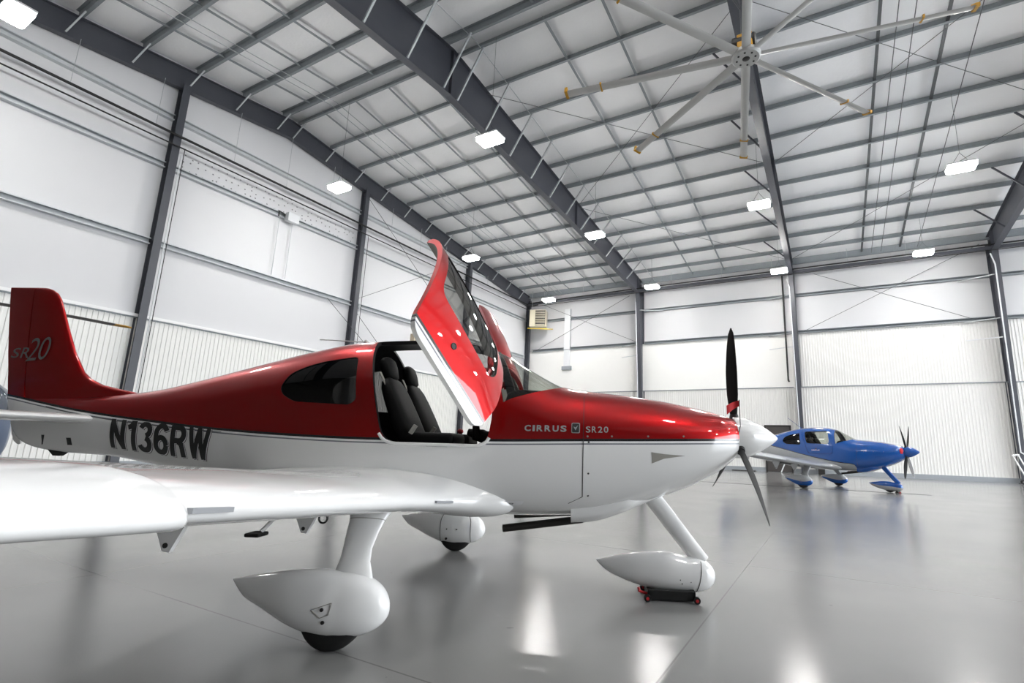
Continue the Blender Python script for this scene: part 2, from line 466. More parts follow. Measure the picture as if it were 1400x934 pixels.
def fus_solid(x0, x1, inset=0., nx=110, nt=72):
    xs = np.linspace(x0, x1, nx); rings = []
    for x in xs:
        th = np.linspace(0, 2 * PI, nt, endpoint=False)
        c, s = np.cos(th), np.sin(th); up = s >= 0
        n = np.where(up, NU(x), NL(x)); zm = ZM(x)
        y = HW(x) * np.sign(c) * np.abs(c) ** (2 / n)
        z = zm + np.where(up, ZT(x) - zm, zm - ZB(x)) * np.sign(s) * np.abs(s) ** (2 / n)
        P = np.stack([np.full(nt, x), y, z], -1)
        if inset:
            N = fus_N(P); N[:, 0] *= .0; N /= np.maximum(1e-6, np.linalg.norm(N, axis=1, keepdims=True)); P = P - N * inset
        rings.append(P)
    V = np.concatenate(rings); F = []
    for i in range(nx - 1):
        for k in range(nt):
            k2 = (k + 1) % nt
            F.append((i * nt + k, i * nt + k2, (i + 1) * nt + k2, (i + 1) * nt + k))
    F.append(tuple(range(nt))[::-1]); F.append(tuple((nx - 1) * nt + k for k in range(nt)))
    me = bpy.data.meshes.new('solid'); me.from_pydata(V.tolist(), [], F)
    bm = bmesh.new(); bm.from_mesh(me); bmesh.ops.recalc_face_normals(bm, faces=bm.faces); bm.to_mesh(me); bm.free()
    return me

def set_fus_normals(me, tol=.012):
    """smooth normals from the shape's own formula on its outer and inner skin, flat ones on the cut edges"""
    n = len(me.loops)
    co = np.empty(len(me.vertices) * 3); me.vertices.foreach_get('co', co); co = co.reshape(-1, 3)
    N = fus_N(co)
    out = np.zeros((n, 3)); vi = np.empty(n, int); me.loops.foreach_get('vertex_index', vi)
    for p in me.polygons:
        fn = np.array(p.normal)
        for li in p.loop_indices:
            a = N[vi[li]]; d = fn @ a
            out[li] = a if d > .75 else (-a if d < -.75 else fn)
    me.polygons.foreach_set('use_smooth', [True] * len(me.polygons))
    me.normals_split_custom_set(out.tolist())

def clear_mats(me, mats):
    """put these materials in place of whatever slots the boolean left, same order"""
    k = len(me.materials)
    me.materials.clear()
    for m in mats: me.materials.append(m)

DOOR = rounded([(-.455, 2.195), (-.155, 1.255), (.725, 1.255), (.755, 1.50), (.59, 2.25)], [.03, .13, .11, .05, .05])
DOORP = rounded([(-.47, 2.20), (-.185, 1.195), (.745, 1.195), (.77, 1.50), (.605, 2.25)], [.03, .13, .11, .05, .05])
DOORWIN = rounded([(-.345, 2.06), (-.205, 1.615), (.56, 1.60), (.615, 1.68), (.505, 2.09)], [.08, .09, .05, .06, .08])
REARWIN = rounded([(-1.205, 1.70), (-1.16, 1.83), (-1.03, 1.90), (-.85, 1.955), (-.53, 2.005), (-.435, 1.60), (-.49, 1.555), (-1.02, 1.575), (-1.15, 1.635)], .05, 3)
WSCREEN = [(.835, 1.61), (.90, 1.645), (1.00, 1.68), (1.10, 1.712), (1.22, 1.75), (1.30, 1.777), (1.335, 1.79), (1.7, 1.95), (1.0, 2.6), (.66, 2.6), (.70, 2.12), (.735, 1.98)]

def shrink(poly, d):
    p = np.array(poly); c = p.mean(0); return [tuple(c + (q - c) * (1 - d / np.linalg.norm(q - c))) for q in p]

def side_text(name, s, x0, x1, zfun0, zfun1, mat, parent, off=0., shear=0., ysurf=None, lift=.004, widths=None, gap=.1):
    """lettering laid on the right-hand skin: u to +x, v to +z; letters sit in boxes of the given relative widths"""
    ws = widths or [{'I': .38, '1': .62, 'W': 1.15, 'N': 1.08, 'R': 1.02, 'C': 1.02}.get(c, 1.) for c in s]
    tot = sum(ws) + gap * (len(s) - 1); cur = 0.; V = []; F = []
    for ch, wd in zip(s, ws):
        U, Fc = raw_text(ch, off, shear); n0 = len(V)
        for a, v in U:
            u = (cur + a * wd) / tot
            x = x0 + u * (x1 - x0); z = zfun0(u) + v * (zfun1(u) - zfun0(u))
            V.append((x, -(float(ysurf(x, z)) + lift), z))
        F += [tuple(i + n0 for i in f) for f in Fc]; cur += wd + gap
    return mesh_obj(name, V, F, mat, parent)

def skin_patch(name, poly, mat, parent, lift=.003, side=-1):
    """a small flat mark that follows the skin"""
    V = [(x, side * (float(fus_y(x, z)) + lift), z) for x, z in poly]
    cx = sum(p[0] for p in poly) / len(poly); cz = sum(p[1] for p in poly) / len(poly)
    V.append((cx, side * (float(fus_y(cx, cz)) + lift), cz)); n = len(poly)
    return mesh_obj(name, V, [(k, (k + 1) % n, n) for k in range(n)], mat, parent)

DOOR_ROT = None
def rotvec(v):
    a = Vector(v); return Matrix.Rotation(a.length, 4, a.normalized())

def make_plane(pose, cfg):
    psi, px, py = pose
    root = empty('light_aircraft', (px, py, 0), psi, cfg['label'], 'airplane')
    skin, plain = cfg['skin'], cfg['plain']
    wingm, pantm = cfg['wing'], cfg['pant']
    # ---- body
    body = fus_solid(-4.27, 2.87, 0., 170, 96); body.materials.append(skin)
    cav = fus_solid(-1.62, 1.28, .035, 60, 64); cav.materials.append(MT['trimdark'])
    ops = [(cav, 'DIFFERENCE')]
    ws = prism_mesh(WSCREEN, -1, 1); ws.materials.append(MT['seal']); ops.append((ws, 'DIFFERENCE'))
    rw = prism_mesh(REARWIN, -1, 1); rw.materials.append(MT['seal']); ops.append((rw, 'DIFFERENCE'))
    for s in (-1, 1):
        d = prism_mesh(DOOR, min(s * .15, s), max(s * .15, s)); d.materials.append(MT['seal']); ops.append((d, 'DIFFERENCE'))
    me = boolean(body, ops); set_fus_normals(me)
    fus = bpy.data.objects.new('fuselage', me); me.name = 'fuselage'; COL.objects.link(fus); fus.parent = root
    # ---- glazing
    def pane(name, poly, mat, y0, y1, parent):
        a = fus_solid(-1.6, 1.6, .008, 90, 96); b = fus_solid(-1.65, 1.65, .0125, 90, 96)
        c = prism_mesh(poly, y0, y1)
        m2 = boolean(a, [(b, 'DIFFERENCE'), (c, 'INTERSECT')]); set_fus_normals(m2); m2.materials.clear(); m2.materials.append(mat)
        for p in m2.polygons: p.material_index = 0
        m2.name = name
        o = bpy.data.objects.new(name, m2); COL.objects.link(o); o.parent = parent
        return o
    pane('windshield', WSCREEN, MT['glass'], -1, 1, root)
    for s in (-1, 1): pane('rear_window', REARWIN, MT['glass_dark'], min(s * .05, s), max(s * .05, s), root)
    # ---- doors
    for s in (-1, 1):
        y0, y1 = min(s * .155, s), max(s * .155, s)
        a = fus_solid(-1., 1.2, .0, 90, 96); a.materials.append(skin)
        b = fus_solid(-1.05, 1.25, .045, 90, 96); b.materials.append(MT['trimgrey'])
        c = prism_mesh(DOORP if cfg['open'] else shrink(DOOR, .007), y0, y1); c.materials.append(cfg['edge'])
        w = prism_mesh(DOORWIN, y0, y1); w.materials.append(MT['seal'])
        m2 = boolean(a, [(b, 'DIFFERENCE'), (c, 'INTERSECT'), (w, 'DIFFERENCE')]); set_fus_normals(m2); m2.name = 'door'
        o = bpy.data.objects.new('door', m2); COL.objects.link(o); o.parent = root
        p = pane('door_window', DOORWIN, MT['glass_door'] if cfg['open'] else MT['glass'], y0, y1, o)
        # latch button
        bm = bmesh.new(); zc, xc = 1.42, .15
        yc = s * (float(fus_y(xc, zc)) + .0)
        lathe(bm, [(-.01, .026), (.006, .026), (.008, .02), (.004, .016), (.004, 0)], (xc, yc, zc), (0, s, .05), 20)
        bobj('latch_button', bm, MT['motor'], o, 40)
        if cfg['open']:
            hinge = Vector((.70, s * .535, 1.75))
            rv, t = cfg['door_rot']
            v = Vector(rv); tt = Vector(t)
            if s > 0: v = Vector((-v.x, v.y, -v.z)); tt = Vector((tt.x, -tt.y, tt.z))
            o.matrix_local = Matrix.Translation(hinge + tt) @ rotvec(v) @ Matrix.Translation(-hinge)
            # hinge arms between pillar and door
            for hx, hz in ((.715, 1.58), (.66, 1.86)):
                pa = Vector((hx + .02, s * (float(fus_y(hx, hz)) - .02), hz))
                pb = o.matrix_local @ Vector((hx - .07, s * (float(fus_y(hx, hz)) - .03), hz))
                mid = (pa + pb) / 2 + Vector((.03, s * .03, .02))
                bm = bmesh.new(); bar(bm, pa, mid, .03, .07); bar(bm, mid, pb, .03, .07)
                bobj('hinge_arm', bm, MT['paintred'], root)
        if s < 0:
            # sill guard under the opening
            bm = bmesh.new()
            pts = [(x, z) for x, z in DOOR if z < 1.36]
            pts = sorted(pts, key=lambda q: math.atan2(q[0] - .28, -(q[1] - 1.5)))
            grown = [((x - .28) * 1.03 + .28, z - .012) for x, z in pts]
            vs = [Vector((x, -(float(fus_y(x, z)) + .004), z)) for x, z in grown]
            tube(bm, vs, .014, 8)
            bobj('door_sill', bm, MT['paintwhite'] if cfg['open'] else plain, root, 60)
    # ---- cabin
    def hull(name, pts, mat, parent, smooth=None, bevel=0.):
        bm = bmesh.new()
        for p in pts: bm.verts.new(p)
        bmesh.ops.convex_hull(bm, input=bm.verts)
        if bevel: bmesh.ops.bevel(bm, geom=list(bm.edges), offset=bevel, segments=3, profile=.5, affect='EDGES')
        return bobj(name, bm, mat, parent, smooth)
    bm = bmesh.new(); box(bm, (-1.5, -.48, .80), (1.15, .48, .84)); bobj('cabin_floor', bm, MT['trimdark'], root)
    hull('instrument_panel', [(.86, -.50, 1.15), (.86, .50, 1.15), (.835, -.535, 1.60), (.835, .535, 1.60), (.86, -.50, 1.70), (.86, .50, 1.70), (.95, -.44, 1.735), (.95, .44, 1.735), (1.2, -.35, 1.735), (1.2, .35, 1.735),
                              (1.26, -.20, 1.745), (1.26, .20, 1.745), (1.24, -.45, 1.5), (1.24, .45, 1.5), (1.24, -.45, 1.15), (1.24, .45, 1.15)], MT['leather'], root, 40, .012)
    bm = bmesh.new(); box(bm, (-.2, -.10, .84), (.84, .10, 1.22), .02); bobj('centre_console', bm, MT['trimdark'], root, 40)
    bm = bmesh.new(); tube(bm, [(.30, 0, 1.2), (.34, 0, 1.36)], .012, 8); lathe(bm, [(0, .0), (.006, .022), (.025, .032), (.045, .022), (.05, 0)], (.335, 0, 1.345), (.2, 0, 1), 16)
    bobj('mixture_knob', bm, MT['redplastic'], root, 50)
    for s in (-1, 1):
        bm = bmesh.new()
        tube(bm, [(.80, s * .38, 1.22), (.70, s * .40, 1.29), (.585, s * .40, 1.32), (.575, s * .40, 1.42)], [.03, .035, .045, .03], 10); tube(bm, [(.80, s * .36, 1.26), (.62, s * .36, 1.33), (.50, s * .36, 1.36)], [.05, .06, .03], 10)
        bobj('control_yoke', bm, MT['leather'], root, 50)
    def seat(x, y):
        bm = bmesh.new()
        hw = .235
        prof = [(-.02, .28, 1.22), (.06, .0, 1.22)]
        # cushion
        vs = box(bm, (x - .02, y - hw, 1.20), (x + .43, y + hw, 1.345), .045)
        # base
        box(bm, (x + .02, y - .19, .86), (x + .36, y + .19, 1.21), .02)
        bobj_cush = bobj('seat', bm, MT['leather'], root, 50)
        # backrest: lofted, leaning aft
        secs = []
        for t, w, d in ((0, .225, .075), (.08, .235, .085), (.35, .24, .08), (.6, .235, .07), (.75, .22, .06), (.84, .17, .05), (.88, .12, .035)):
            c = Vector((x + .02 - .31 * t, y, 1.25 + .64 * t))
            secs.append(ellipse_ring(c, (0, 1, 0), (.9, 0, .43), w, d, 24, 3.5))
        loft('seat_back', secs, MT['leather'], bobj_cush, 60)
        secs = []
        for t, w, d in ((0, .05, .03), (.03, .11, .05), (.12, .13, .055), (.2, .12, .05), (.235, .07, .03)):
            c = Vector((x - .235 - .3 * t, y, 1.80 + .9 * t)); secs.append(ellipse_ring(c, (0, 1, 0), (.95, 0, .3), w, d, 20, 3))
        loft('headrest', secs, MT['leather'], bobj_cush, 60)
        bm = bmesh.new(); bar(bm, (x + .02, y - .20, 1.32), (x - .28, y - .18, 1.86), .045, .006, (1, 0, .4)); bar(bm, (x + .06, y - .24, 1.33), (x + .10, y - .235, 1.40), .05, .03)
        bobj('seat_belt', bm, MT['trimgrey'], bobj_cush)
    for y in (-.28, .28): seat(-.02, y)
    bm = bmesh.new(); box(bm, (-1.2, -.42, 1.10), (-.75, .42, 1.25), .04); box(bm, (-1.35, -.42, 1.15), (-1.17, .42, 1.78), .05); bobj('rear_bench', bm, MT['leather'], root, 50)
    # ---- wings
    def wing(s):
        secs = []
        ys = [(.46, .95, -1.40, .36), (.52, .91, -1.34, .35), (.56, .85, -1.30, .335), (.60, .77, -1.25, .315), (.66, .67, -1.18, .288), (.74, .575, -1.11, .272), (.85, .49, -1.05, .255), (1.0, .42, -1.01, .237), (1.25, .355, -.99, .222),
              (1.6, .325, -.965, .215), (2.1, .30, -.93, .205), (2.6, .285, -.90, .198), (3.19, .265, -.865, .186), (3.205, .285, -.865, .185), (3.23, .298, -.863, .184), (3.4, .290, -.86, .181),
              (4.0, .24, -.81, .165), (4.8, .19, -.76, .145), (5.4, .145, -.72, .128), (5.65, .11, -.70, .115), (5.76, .05, -.69, .09), (5.82, -.06, -.66, .06), (5.85, -.2, -.6, .025)]
        for y, le, te, th in ys:
            ch = le - te; cuff = 3.2 < y < 5.7
            z0 = .815 + .077 * y + max(0, .9 - y) * .03 + .010 * max(0, y - 1.5)
            ring = []
            for u, w in airfoil(24, th / ch, .018):
                droop = -.022 * max(0, 1 - u / .12) if cuff else 0
                ring.append((le - u * ch, s * y, z0 + w * ch + droop - (.36 - u) * ch * .085 - .02))
            secs.append(ring)
        w = loft('wing', secs, wingm, root, 50)
        # stall strips on the leading edge
        le = lambda y: float(np.interp(y, [q[0] for q in ys], [q[1] for q in ys])); te_ = lambda y: float(np.interp(y, [q[0] for q in ys], [q[2] for q in ys]))
        for ya, yb in ((3.0, 3.19), (.82, .98)):
            bm = bmesh.new()
            P = [Vector((le(y) + .004, s * y, .795 + .077 * y + max(0, .9 - y) * .03 + .010 * max(0, y - 1.5) - .36 * (le(y) - te_(y)) * .085 + .004)) for y in np.linspace(ya, yb, 5)]
            for p0, p1 in zip(P, P[1:]): bar(bm, p0, p1, .03, .018)
            bobj('stall_strip', bm, MT['stallgrey'], w)
        # flap and aileron hinge brackets below the trailing edge
        for y in (.92, 2.1, 3.9):
            zz = .79 + .077 * y - .04; tx = -.53 - .10 * (y - .9) / 1.2
            V = []
            for dy in (-.014, .014):
                V += [(tx + .11, s * y + dy, zz + .01), (tx - .02, s * y + dy, zz - .26), (tx - .06, s * y + dy, zz - .255), (tx - .16, s * y + dy, zz - .05), (tx - .16, s * y + dy, zz)]
            F = [(0, 1, 2, 3, 4), (9, 8, 7, 6, 5)] + [(k, (k + 1) % 5, 5 + (k + 1) % 5, 5 + k) for k in range(5)]
            h = mesh_obj('hinge_bracket', V, F, plain if cfg['open'] else wingm, w)
            bm = bmesh.new(); lathe(bm, [(-.018, .014), (.018, .014)], (tx - .045, s * y, zz - .225), (0, 1, 0), 12); bobj('hinge_bolt', bm, MT['motor'], h)
        if s < 0:
            # tie-down ring
            bm = bmesh.new(); c = Vector((-.03, -1.72, .795)); n = 20
            tube(bm, [c + Vector((.026 * math.cos(2 * PI * k / n), 0, .026 * math.sin(2 * PI * k / n))) for k in range(n + 1)], .006, 6, False)
            tube(bm, [c + Vector((0, 0, .026)), c + Vector((0, 0, .09))], .007, 6); bobj('tie_down_ring', bm, MT['black'], w, 60)
        return w
    for s in (-1, 1): wing(s)
    # ---- tail
    def blade_surface(name, rows, mat, cut0, cut1, parent):
        """upright aerofoil between two chord fractions; rows: z, LE x, TE x, thickness"""
        secs = []
        for z, le, te, th in rows:
            ch = le - te; ring = []
            for u, w in airfoil(26, th / ch, 0):
                uu = min(max(u, cut0(z, le, te)), cut1(z, le, te))
                wu = 5 * th / ch * (.2969 * math.sqrt(uu) - .126 * uu - .3516 * uu * uu + .2843 * uu ** 3 - .1036 * uu ** 4)
                ring.append((le - uu * ch, math.copysign(wu, w) * ch if w != 0 else 0., z))
            secs.append(ring)
        return loft(name, secs, mat, parent, 50)
    hinge_x = lambda z: -4.13 - .20 * (z - 1.2) / 1.5
    fr = lambda z, le, te: (le - hinge_x(z)) / (le - te)
    finrows = [(1.50, -2.60, -4.36, .10), (1.60, -2.75, -4.39, .11), (1.655, -2.95, -4.40, .115), (1.69, -3.15, -4.41, .115), (1.73, -3.36, -4.42, .115), (1.79, -3.51, -4.435, .112), (1.86, -3.60, -4.45, .11), (2.05, -3.735, -4.50, .102),
               (2.309, -3.874, -4.56, .092), (2.5, -3.968, -4.60, .084), (2.62, -4.03, -4.625, .076), (2.69, -4.085, -4.64, .066), (2.73, -4.15, -4.646, .05), (2.75, -4.21, -4.648, .03), (2.755, -4.27, -4.645, .01)]
    blade_surface('vertical_fin', [(z, le, te, th) for z, le, te, th in finrows if le > hinge_x(z) + .02], cfg['finskin'], lambda z, a, b: 0., lambda z, a, b: fr(z, a, b) - .006, root)
    rud = [(1.12, -3.80, -4.16, .045), (1.15, -3.70, -4.205, .06), (1.22, -3.6, -4.245, .075), (1.35, -3.5, -4.29, .09)] + [r for r in finrows if r[0] >= 1.5 and r[1] > hinge_x(r[0]) + .02]
    blade_surface('rudder', rud, cfg['finskin'], lambda z, a, b: fr(z, a, b) + .006, lambda z, a, b: 1., root)
    for s in (-1, 1):
        secs = []
        for y, le, te, th in ((.02, -3.18, -4.02, .10), (.3, -3.21, -4.02, .095), (1., -3.28, -4.01, .083), (1.7, -3.35, -4.0, .07), (1.9, -3.38, -3.99, .06), (1.96, -3.46, -3.96, .03)):
            ch = le - te; secs.append([(le - u * ch, s * y, 1.385 + w * ch) for u, w in airfoil(18, th / ch, 0)])
        loft('horizontal_stabilizer', secs, cfg['tail'], root, 50)
    bm = bmesh.new(); 
    V = [(-3.60, y, z) for y, z in ((-.03, 1.07), (.03, 1.07))] + [(-3.80, y, 1.09) for y in (-.03, .03)] + [(-3.66, y, 1.02) for y in (-.02, .02)] + [(-3.73, y, 1.02) for y in (-.02, .02)]
    for p in V: bm.verts.new(p)
    bmesh.ops.convex_hull(bm, input=bm.verts); bobj('tail_skid', bm, MT['rubber'], root)
    # ---- landing gear
    for s in (-1, 1):
        secs = []
        for c, ch, th in (((.05, 1.12, .90), .40, .13), ((.035, 1.17, .80), .33, .105), ((.03, 1.21, .72), .25, .075), ((.025, 1.26, .65), .225, .065), ((.035, 1.34, .56), .20, .058), ((.065, 1.43, .50), .205, .06), ((.085, 1.48, .45), .24, .075), ((.08, 1.50, .38), .30, .09)):
            secs.append(ellipse_ring((c[0], s * c[1], c[2]), (1, 0, 0), (0, .75, .45 * s), ch / 2, th / 2, 24, 2.2))
        loft('gear_leg', secs, wingm if not cfg['open'] else plain, root, 60)
        GX, GZ, GY = -.065, -.033, 1.50
        tops = table([(-.614, .412), (-.45, .445), (-.25, .478), (-.05, .493), (.12, .48), (.25, .445), (.34, .395), (.39, .33), (.408, .292)], .015)
        bots = table([(-.614, .398), (-.54, .315), (-.4, .25), (-.25, .18), (-.08, .125), (.08, .11), (.2, .13), (.3, .18), (.37, .235), (.408, .288)], .015)
        wid = table([(-.614, .012), (-.4, .07), (-.15, .122), (.05, .132), (.2, .118), (.3, .088), (.36, .055), (.408, .008)], .015)
        secs = []
        for x in list(np.linspace(-.614, .30, 24)) + [.325, .345, .362, .376, .388, .397, .403, .407, .408]:
            zt, zb, wd = float(tops(x)), float(bots(x)), float(wid(x))
            if x > .10:
                q = max(1e-4, 1 - ((x - .10) / .3085) ** 2.3) ** .5; zt, zb, wd = .275 + .207 * q, .275 - .163 * q, .127 * q
            secs.append(ellipse_ring((x + GX, s * GY, (zt + zb) / 2 + GZ), (0, 1, 0), (0, 0, 1), max(.004, wd), max(.002, (zt - zb) / 2), 28, 2.3))
        wf = loft('wheel_fairing', secs, pantm, root, 60)
        bm = bmesh.new()
        lathe(bm, [(-.075, .09), (-.075, .15), (-.06, .183), (-.03, .193), (.03, .193), (.06, .183), (.075, .15), (.075, .09)], (-.005, s * GY, .193), (0, 1, 0), 36)
        bobj('tyre', bm, MT['rubber'], wf, 50)
        bm = bmesh.new(); n_ = 24
        P = ellipse_ring((.03, s * 1.21, .72), (1, 0, 0), (0, .75, .45 * s), .127, .039, n_, 2.2); P.append(P[0])
        for p0, p1 in zip(P, P[1:]): bar(bm, p0, p1, .004, .004)
        bobj('leg_seam', bm, MT['trimgrey'], wf)
        if s > 0 and cfg['open']:
            iy = lambda x, z: GY - .13 * max(0, 1 - abs((z - .265) / .2) ** 2.3) ** (1 / 2.3) * (1 if abs(x) < .2 else .93) - .002
            for xs in (-.17, .19):
                bm = bmesh.new(); P = []
                for z in np.linspace(.115, .43, 16):
                    x = xs - (.05 if xs > 0 else -.03) * max(0, (z - .33) / .1) ** 2; q = float(wid(x - GX)); zt, zb = float(tops(x - GX)) + GZ, float(bots(x - GX)) + GZ
                    if x - GX > .10: r_q = max(1e-4, 1 - ((x - GX - .10) / .3085) ** 2.3) ** .5; zt, zb, q = .275 + .207 * r_q + GZ, .275 - .163 * r_q + GZ, .127 * r_q
                    u = (z - (zt + zb) / 2) / ((zt - zb) / 2)
                    if abs(u) < .97: P.append(Vector((x, GY - q * (1 - abs(u) ** 2.3) ** (1 / 2.3) - .001, z)))
                for p0, p1 in zip(P, P[1:]): bar(bm, p0, p1, .005, .004)
                bobj('fairing_seam', bm, MT['trimdark'], wf)
            for x, z, r in ((-.095, .15, .014), (-.09, .26, .007), (.03, .26, .007)):
                bm = bmesh.new(); lathe(bm, [(-.02, r), (.006, r)], (x, iy(x, z), z), (0, -1, 0), 10); bobj('screw', bm, MT['motor'], wf)
        if s < 0:
            fy = lambda x, z: -(GY + float(wid(x - GX)) * max(0, 1 - abs((z - GZ - (float(tops(x - GX)) + float(bots(x - GX))) / 2) / ((float(tops(x - GX)) - float(bots(x - GX))) / 2)) ** 2.3) ** (1 / 2.3)) - .002
            V = [(-.087, .258), (.035, .302), (.022, .235), (-.03, .215)]
            V = [(x, fy(x, z), z) for x, z in V]
            bm = bmesh.new()
            V2 = V + [V[0]]
            for p0, p1 in zip(V2, V2[1:]): bar(bm, p0, p1, .004, .004)
            bobj('access_panel', bm, MT['trimgrey'], wf)
            for (x, z) in ((-.02, .262), (-.01, .19)):
                bm = bmesh.new(); lathe(bm, [(-.006, .011), (.004, .011)], (x, fy(x, z), z), (0, -1, 0), 12); bobj('panel_screw', bm, MT['motor'], wf)
    secs = []
    for t in np.linspace(0, 1, 7):
        c = Vector((2.12 + .45 * t, 0, .86 - .56 * t)); ch = .155 - .012 * t; secs.append(ellipse_ring(c, (.80, 0, .60), (0, 1, 0), ch / 2, .045, 20, 2))
    loft('nose_leg', secs, cfg['noseleg'], root, 60)
    tops = table([(1.645, .285), (1.9, .343), (2.1, .368), (2.25, .373), (2.42, .345), (2.5, .325), (2.6, .30), (2.68, .18)], .012)
    bots = table([(1.645, .275), (1.72, .205), (1.85, .145), (2.0, .095), (2.2, .058), (2.4, .05), (2.52, .062), (2.61, .10), (2.66, .145), (2.68, .178)], .012)
    wid = table([(1.645, .012), (1.8, .06), (2.05, .108), (2.3, .128), (2.48, .12), (2.6, .085), (2.66, .045), (2.68, .006)], .012)
    secs = []
    for x in list(np.linspace(1.645, 2.58, 26)) + [2.60, 2.62, 2.637, 2.65, 2.661, 2.669, 2.675, 2.679, 2.68]:
        zt, zb, wd = float(tops(x)), float(bots(x)), float(wid(x))
        if x > 2.42:
            q = max(1e-4, 1 - ((x - 2.42) / .2605) ** 2.8) ** .5; zt, zb, wd = .19 + (.345 - .19) * q, .19 - .14 * q, .124 * q
        secs.append(ellipse_ring((x, 0, (zt + zb) / 2), (0, 1, 0), (0, 0, 1), max(.004, wd), max(.002, (zt - zb) / 2), 28, 2.4))
    nf = loft('nose_wheel_fairing', secs, cfg['nosepant'], root, 60)
    bm = bmesh.new(); lathe(bm, [(-.06, .08), (-.06, .13), (-.05, .16), (-.025, .17), (.025, .17), (.05, .16), (.06, .13), (.06, .08)], (2.28, 0, .172), (0, 1, 0), 32); bobj('tyre', bm, MT['rubber'], nf, 50)
    for x, z, r in ((2.475, .185, .014), (2.45, .155, .005), (2.43, .19, .005), (2.36, .17, .005), (2.375, .14, .005), (2.47, .09, .005)):
        bm = bmesh.new(); yy = -float(wid(x)); lathe(bm, [(-.02, r), (.003, r)], (x, yy + .004, z), (0, -1, 0), 12)
        bobj('axle_cap' if r > .01 else 'screw', bm, MT['motor'], nf)
    bm = bmesh.new(); P = []
    for k in range(14):
        z = .315 - .25 * k / 13; x = 2.545 - .045 * (k / 13) ** 2; q = max(1e-4, 1 - ((x - 2.42) / .2605) ** 2.8) ** .5; zc = (.19 + .155 * q + .19 - .14 * q) / 2; hh = (.155 * q + .14 * q) / 2
        P.append(Vector((x, -.124 * q * max(0, 1 - abs((z - zc) / hh) ** 2.4) ** (1 / 2.4) - .001, z)))
    for p0, p1 in zip(P, P[1:]): bar(bm, p0, p1, .004, .004)
    bobj('fairing_seam', bm, MT['trimdark'], nf)
    # ---- propeller
    hub = Vector((2.90, 0, 1.385))
    prop = empty('propeller', hub); prop.parent = root
    bm = bmesh.new()
    lathe(bm, [(-.025, .178), (-.02, .186), (.06, .183), (.13, .165), (.21, .128), (.29, .08), (.35, .036), (.375, .012), (.38, 0)], (0, 0, 0), (1, 0, 0), 48)
    bobj('spinner', bm, cfg['spinner'], prop, 50)
    for k, ang in enumerate(cfg['blades']):
        a = math.radians(ang); rad = Vector((0, -math.cos(a), math.sin(a))); tan = Vector((0, math.sin(a), math.cos(a))); ax = Vector((1, 0, 0))
        secs = []
        R = cfg['R']
        for t in np.linspace(0, 1, 18):
            r = .13 + (R - .13) * t
            ch = np.interp(t, [0, .1, .3, .55, .8, .93, .98, 1], [.07, .085, .135, .15, .125, .09, .06, .015]) * cfg['chord']
            th = np.interp(t, [0, .15, .5, 1], [.06, .03, .014, .006])
            tw = math.radians(np.interp(t, [0, .3, 1], [68, 52, 30]))
            c1 = tan * math.cos(tw) - ax * math.sin(tw); c2 = tan * math.sin(tw) + ax * math.cos(tw)
            sweep = tan * (.03 * math.sin(t * PI) - .05 * t * t) * cfg['chord']
            secs.append(ellipse_ring(rad * r + sweep, c1, c2, ch / 2, th / 2, 20, 2))
        bl = loft('propeller_blade', secs, cfg['blademat'][k % len(cfg['blademat'])], prop, 60)
        bm = bmesh.new(); lathe(bm, [(.08, .075), (.158, .075), (.163, .06), (.17, .045), (.21, .036)], (0, 0, 0), rad, 24); bobj('blade_root', bm, MT['seal'], bl, 50)
    # ---- cowl: air inlets, NACA scoop, lip and exhausts
    for s in (-1, 1):
        loft('air_inlet', [ellipse_ring((2.872 - q, s * .165 + s * q * .2, 1.40), (0, 1, 0), (0, 0, 1), .05, .07, 20) for q in (0., .06)], MT['seal'], root, 40)
    # lower cowl lip: a chin that ends open over the exhausts
    lip = table([(2.35, .0), (2.1, .03), (1.85, .085), (1.62, .125), (1.44, .118)], .03)
    secs = []
    for x in np.linspace(2.32, 1.42, 14):
        zb = float(ZB(x)); dp = float(lip(x)); w = .40 - .10 * (x - 1.42)
        secs.append(ellipse_ring((x, 0, zb + .08), (0, 1, 0), (0, 0, 1), w * min(1, .35 + dp * 9), .075 + dp * .62, 28, 2.6))
    loft('cowl_lip', secs, cfg['lip'], root, 60)
    for y, x0, x1, z0, z1 in ((-.24, 1.42, .83, .635, .548), (.24, 1.42, .86, .645, .60)):
        bm = bmesh.new(); tube(bm, [(x0 + .1, y, z0 + .015), (x0, y, z0), (x1, y, z1)], .032, 16); bobj('exhaust_pipe', bm, MT['exh'], root, 50)
    skin_patch('duct_scoop', [(2.075, 1.235), (2.08, 1.145), (2.18, 1.185), (2.36, 1.213), (2.18, 1.222)], cfg['scoop'], root)
    # panel seam at the firewall and row of fasteners
    bm = bmesh.new()
    zs = np.linspace(.86, 1.69, 30); P = [Vector((1.515, -(float(fus_y(1.515, z)) + .001), z)) for z in zs]
    P = [Vector((1.40, -(float(fus_y(1.40, .80)) + .001), .80))] + P
    for p0, p1 in zip(P, P[1:]): bar(bm, p0, p1, .005, .004)
    bobj('cowl_seam', bm, MT['trimdark'], root)
    for x, z in [(1.56, 1.30), (1.56, 1.05), (1.56, .87)] + [(x, 1.345 + .03 * (x - 1.5)) for x in (1.55, 1.75, 2.05, 2.35)]:
        bm = bmesh.new(); y = -(float(fus_y(x, z))); lathe(bm, [(-.004, .008), (.003, .008)], (x, y, z), (0, -1, 0), 10)
        bobj('cowl_fastener', bm, MT['trimdark'] if z < 1.32 else MT['trimgrey'], root)
    if cfg['open']: skin_patch('scuff_strip', [(.22, 1.228), (.40, 1.228), (.40, 1.240), (.22, 1.240)], MT['seal'], root)
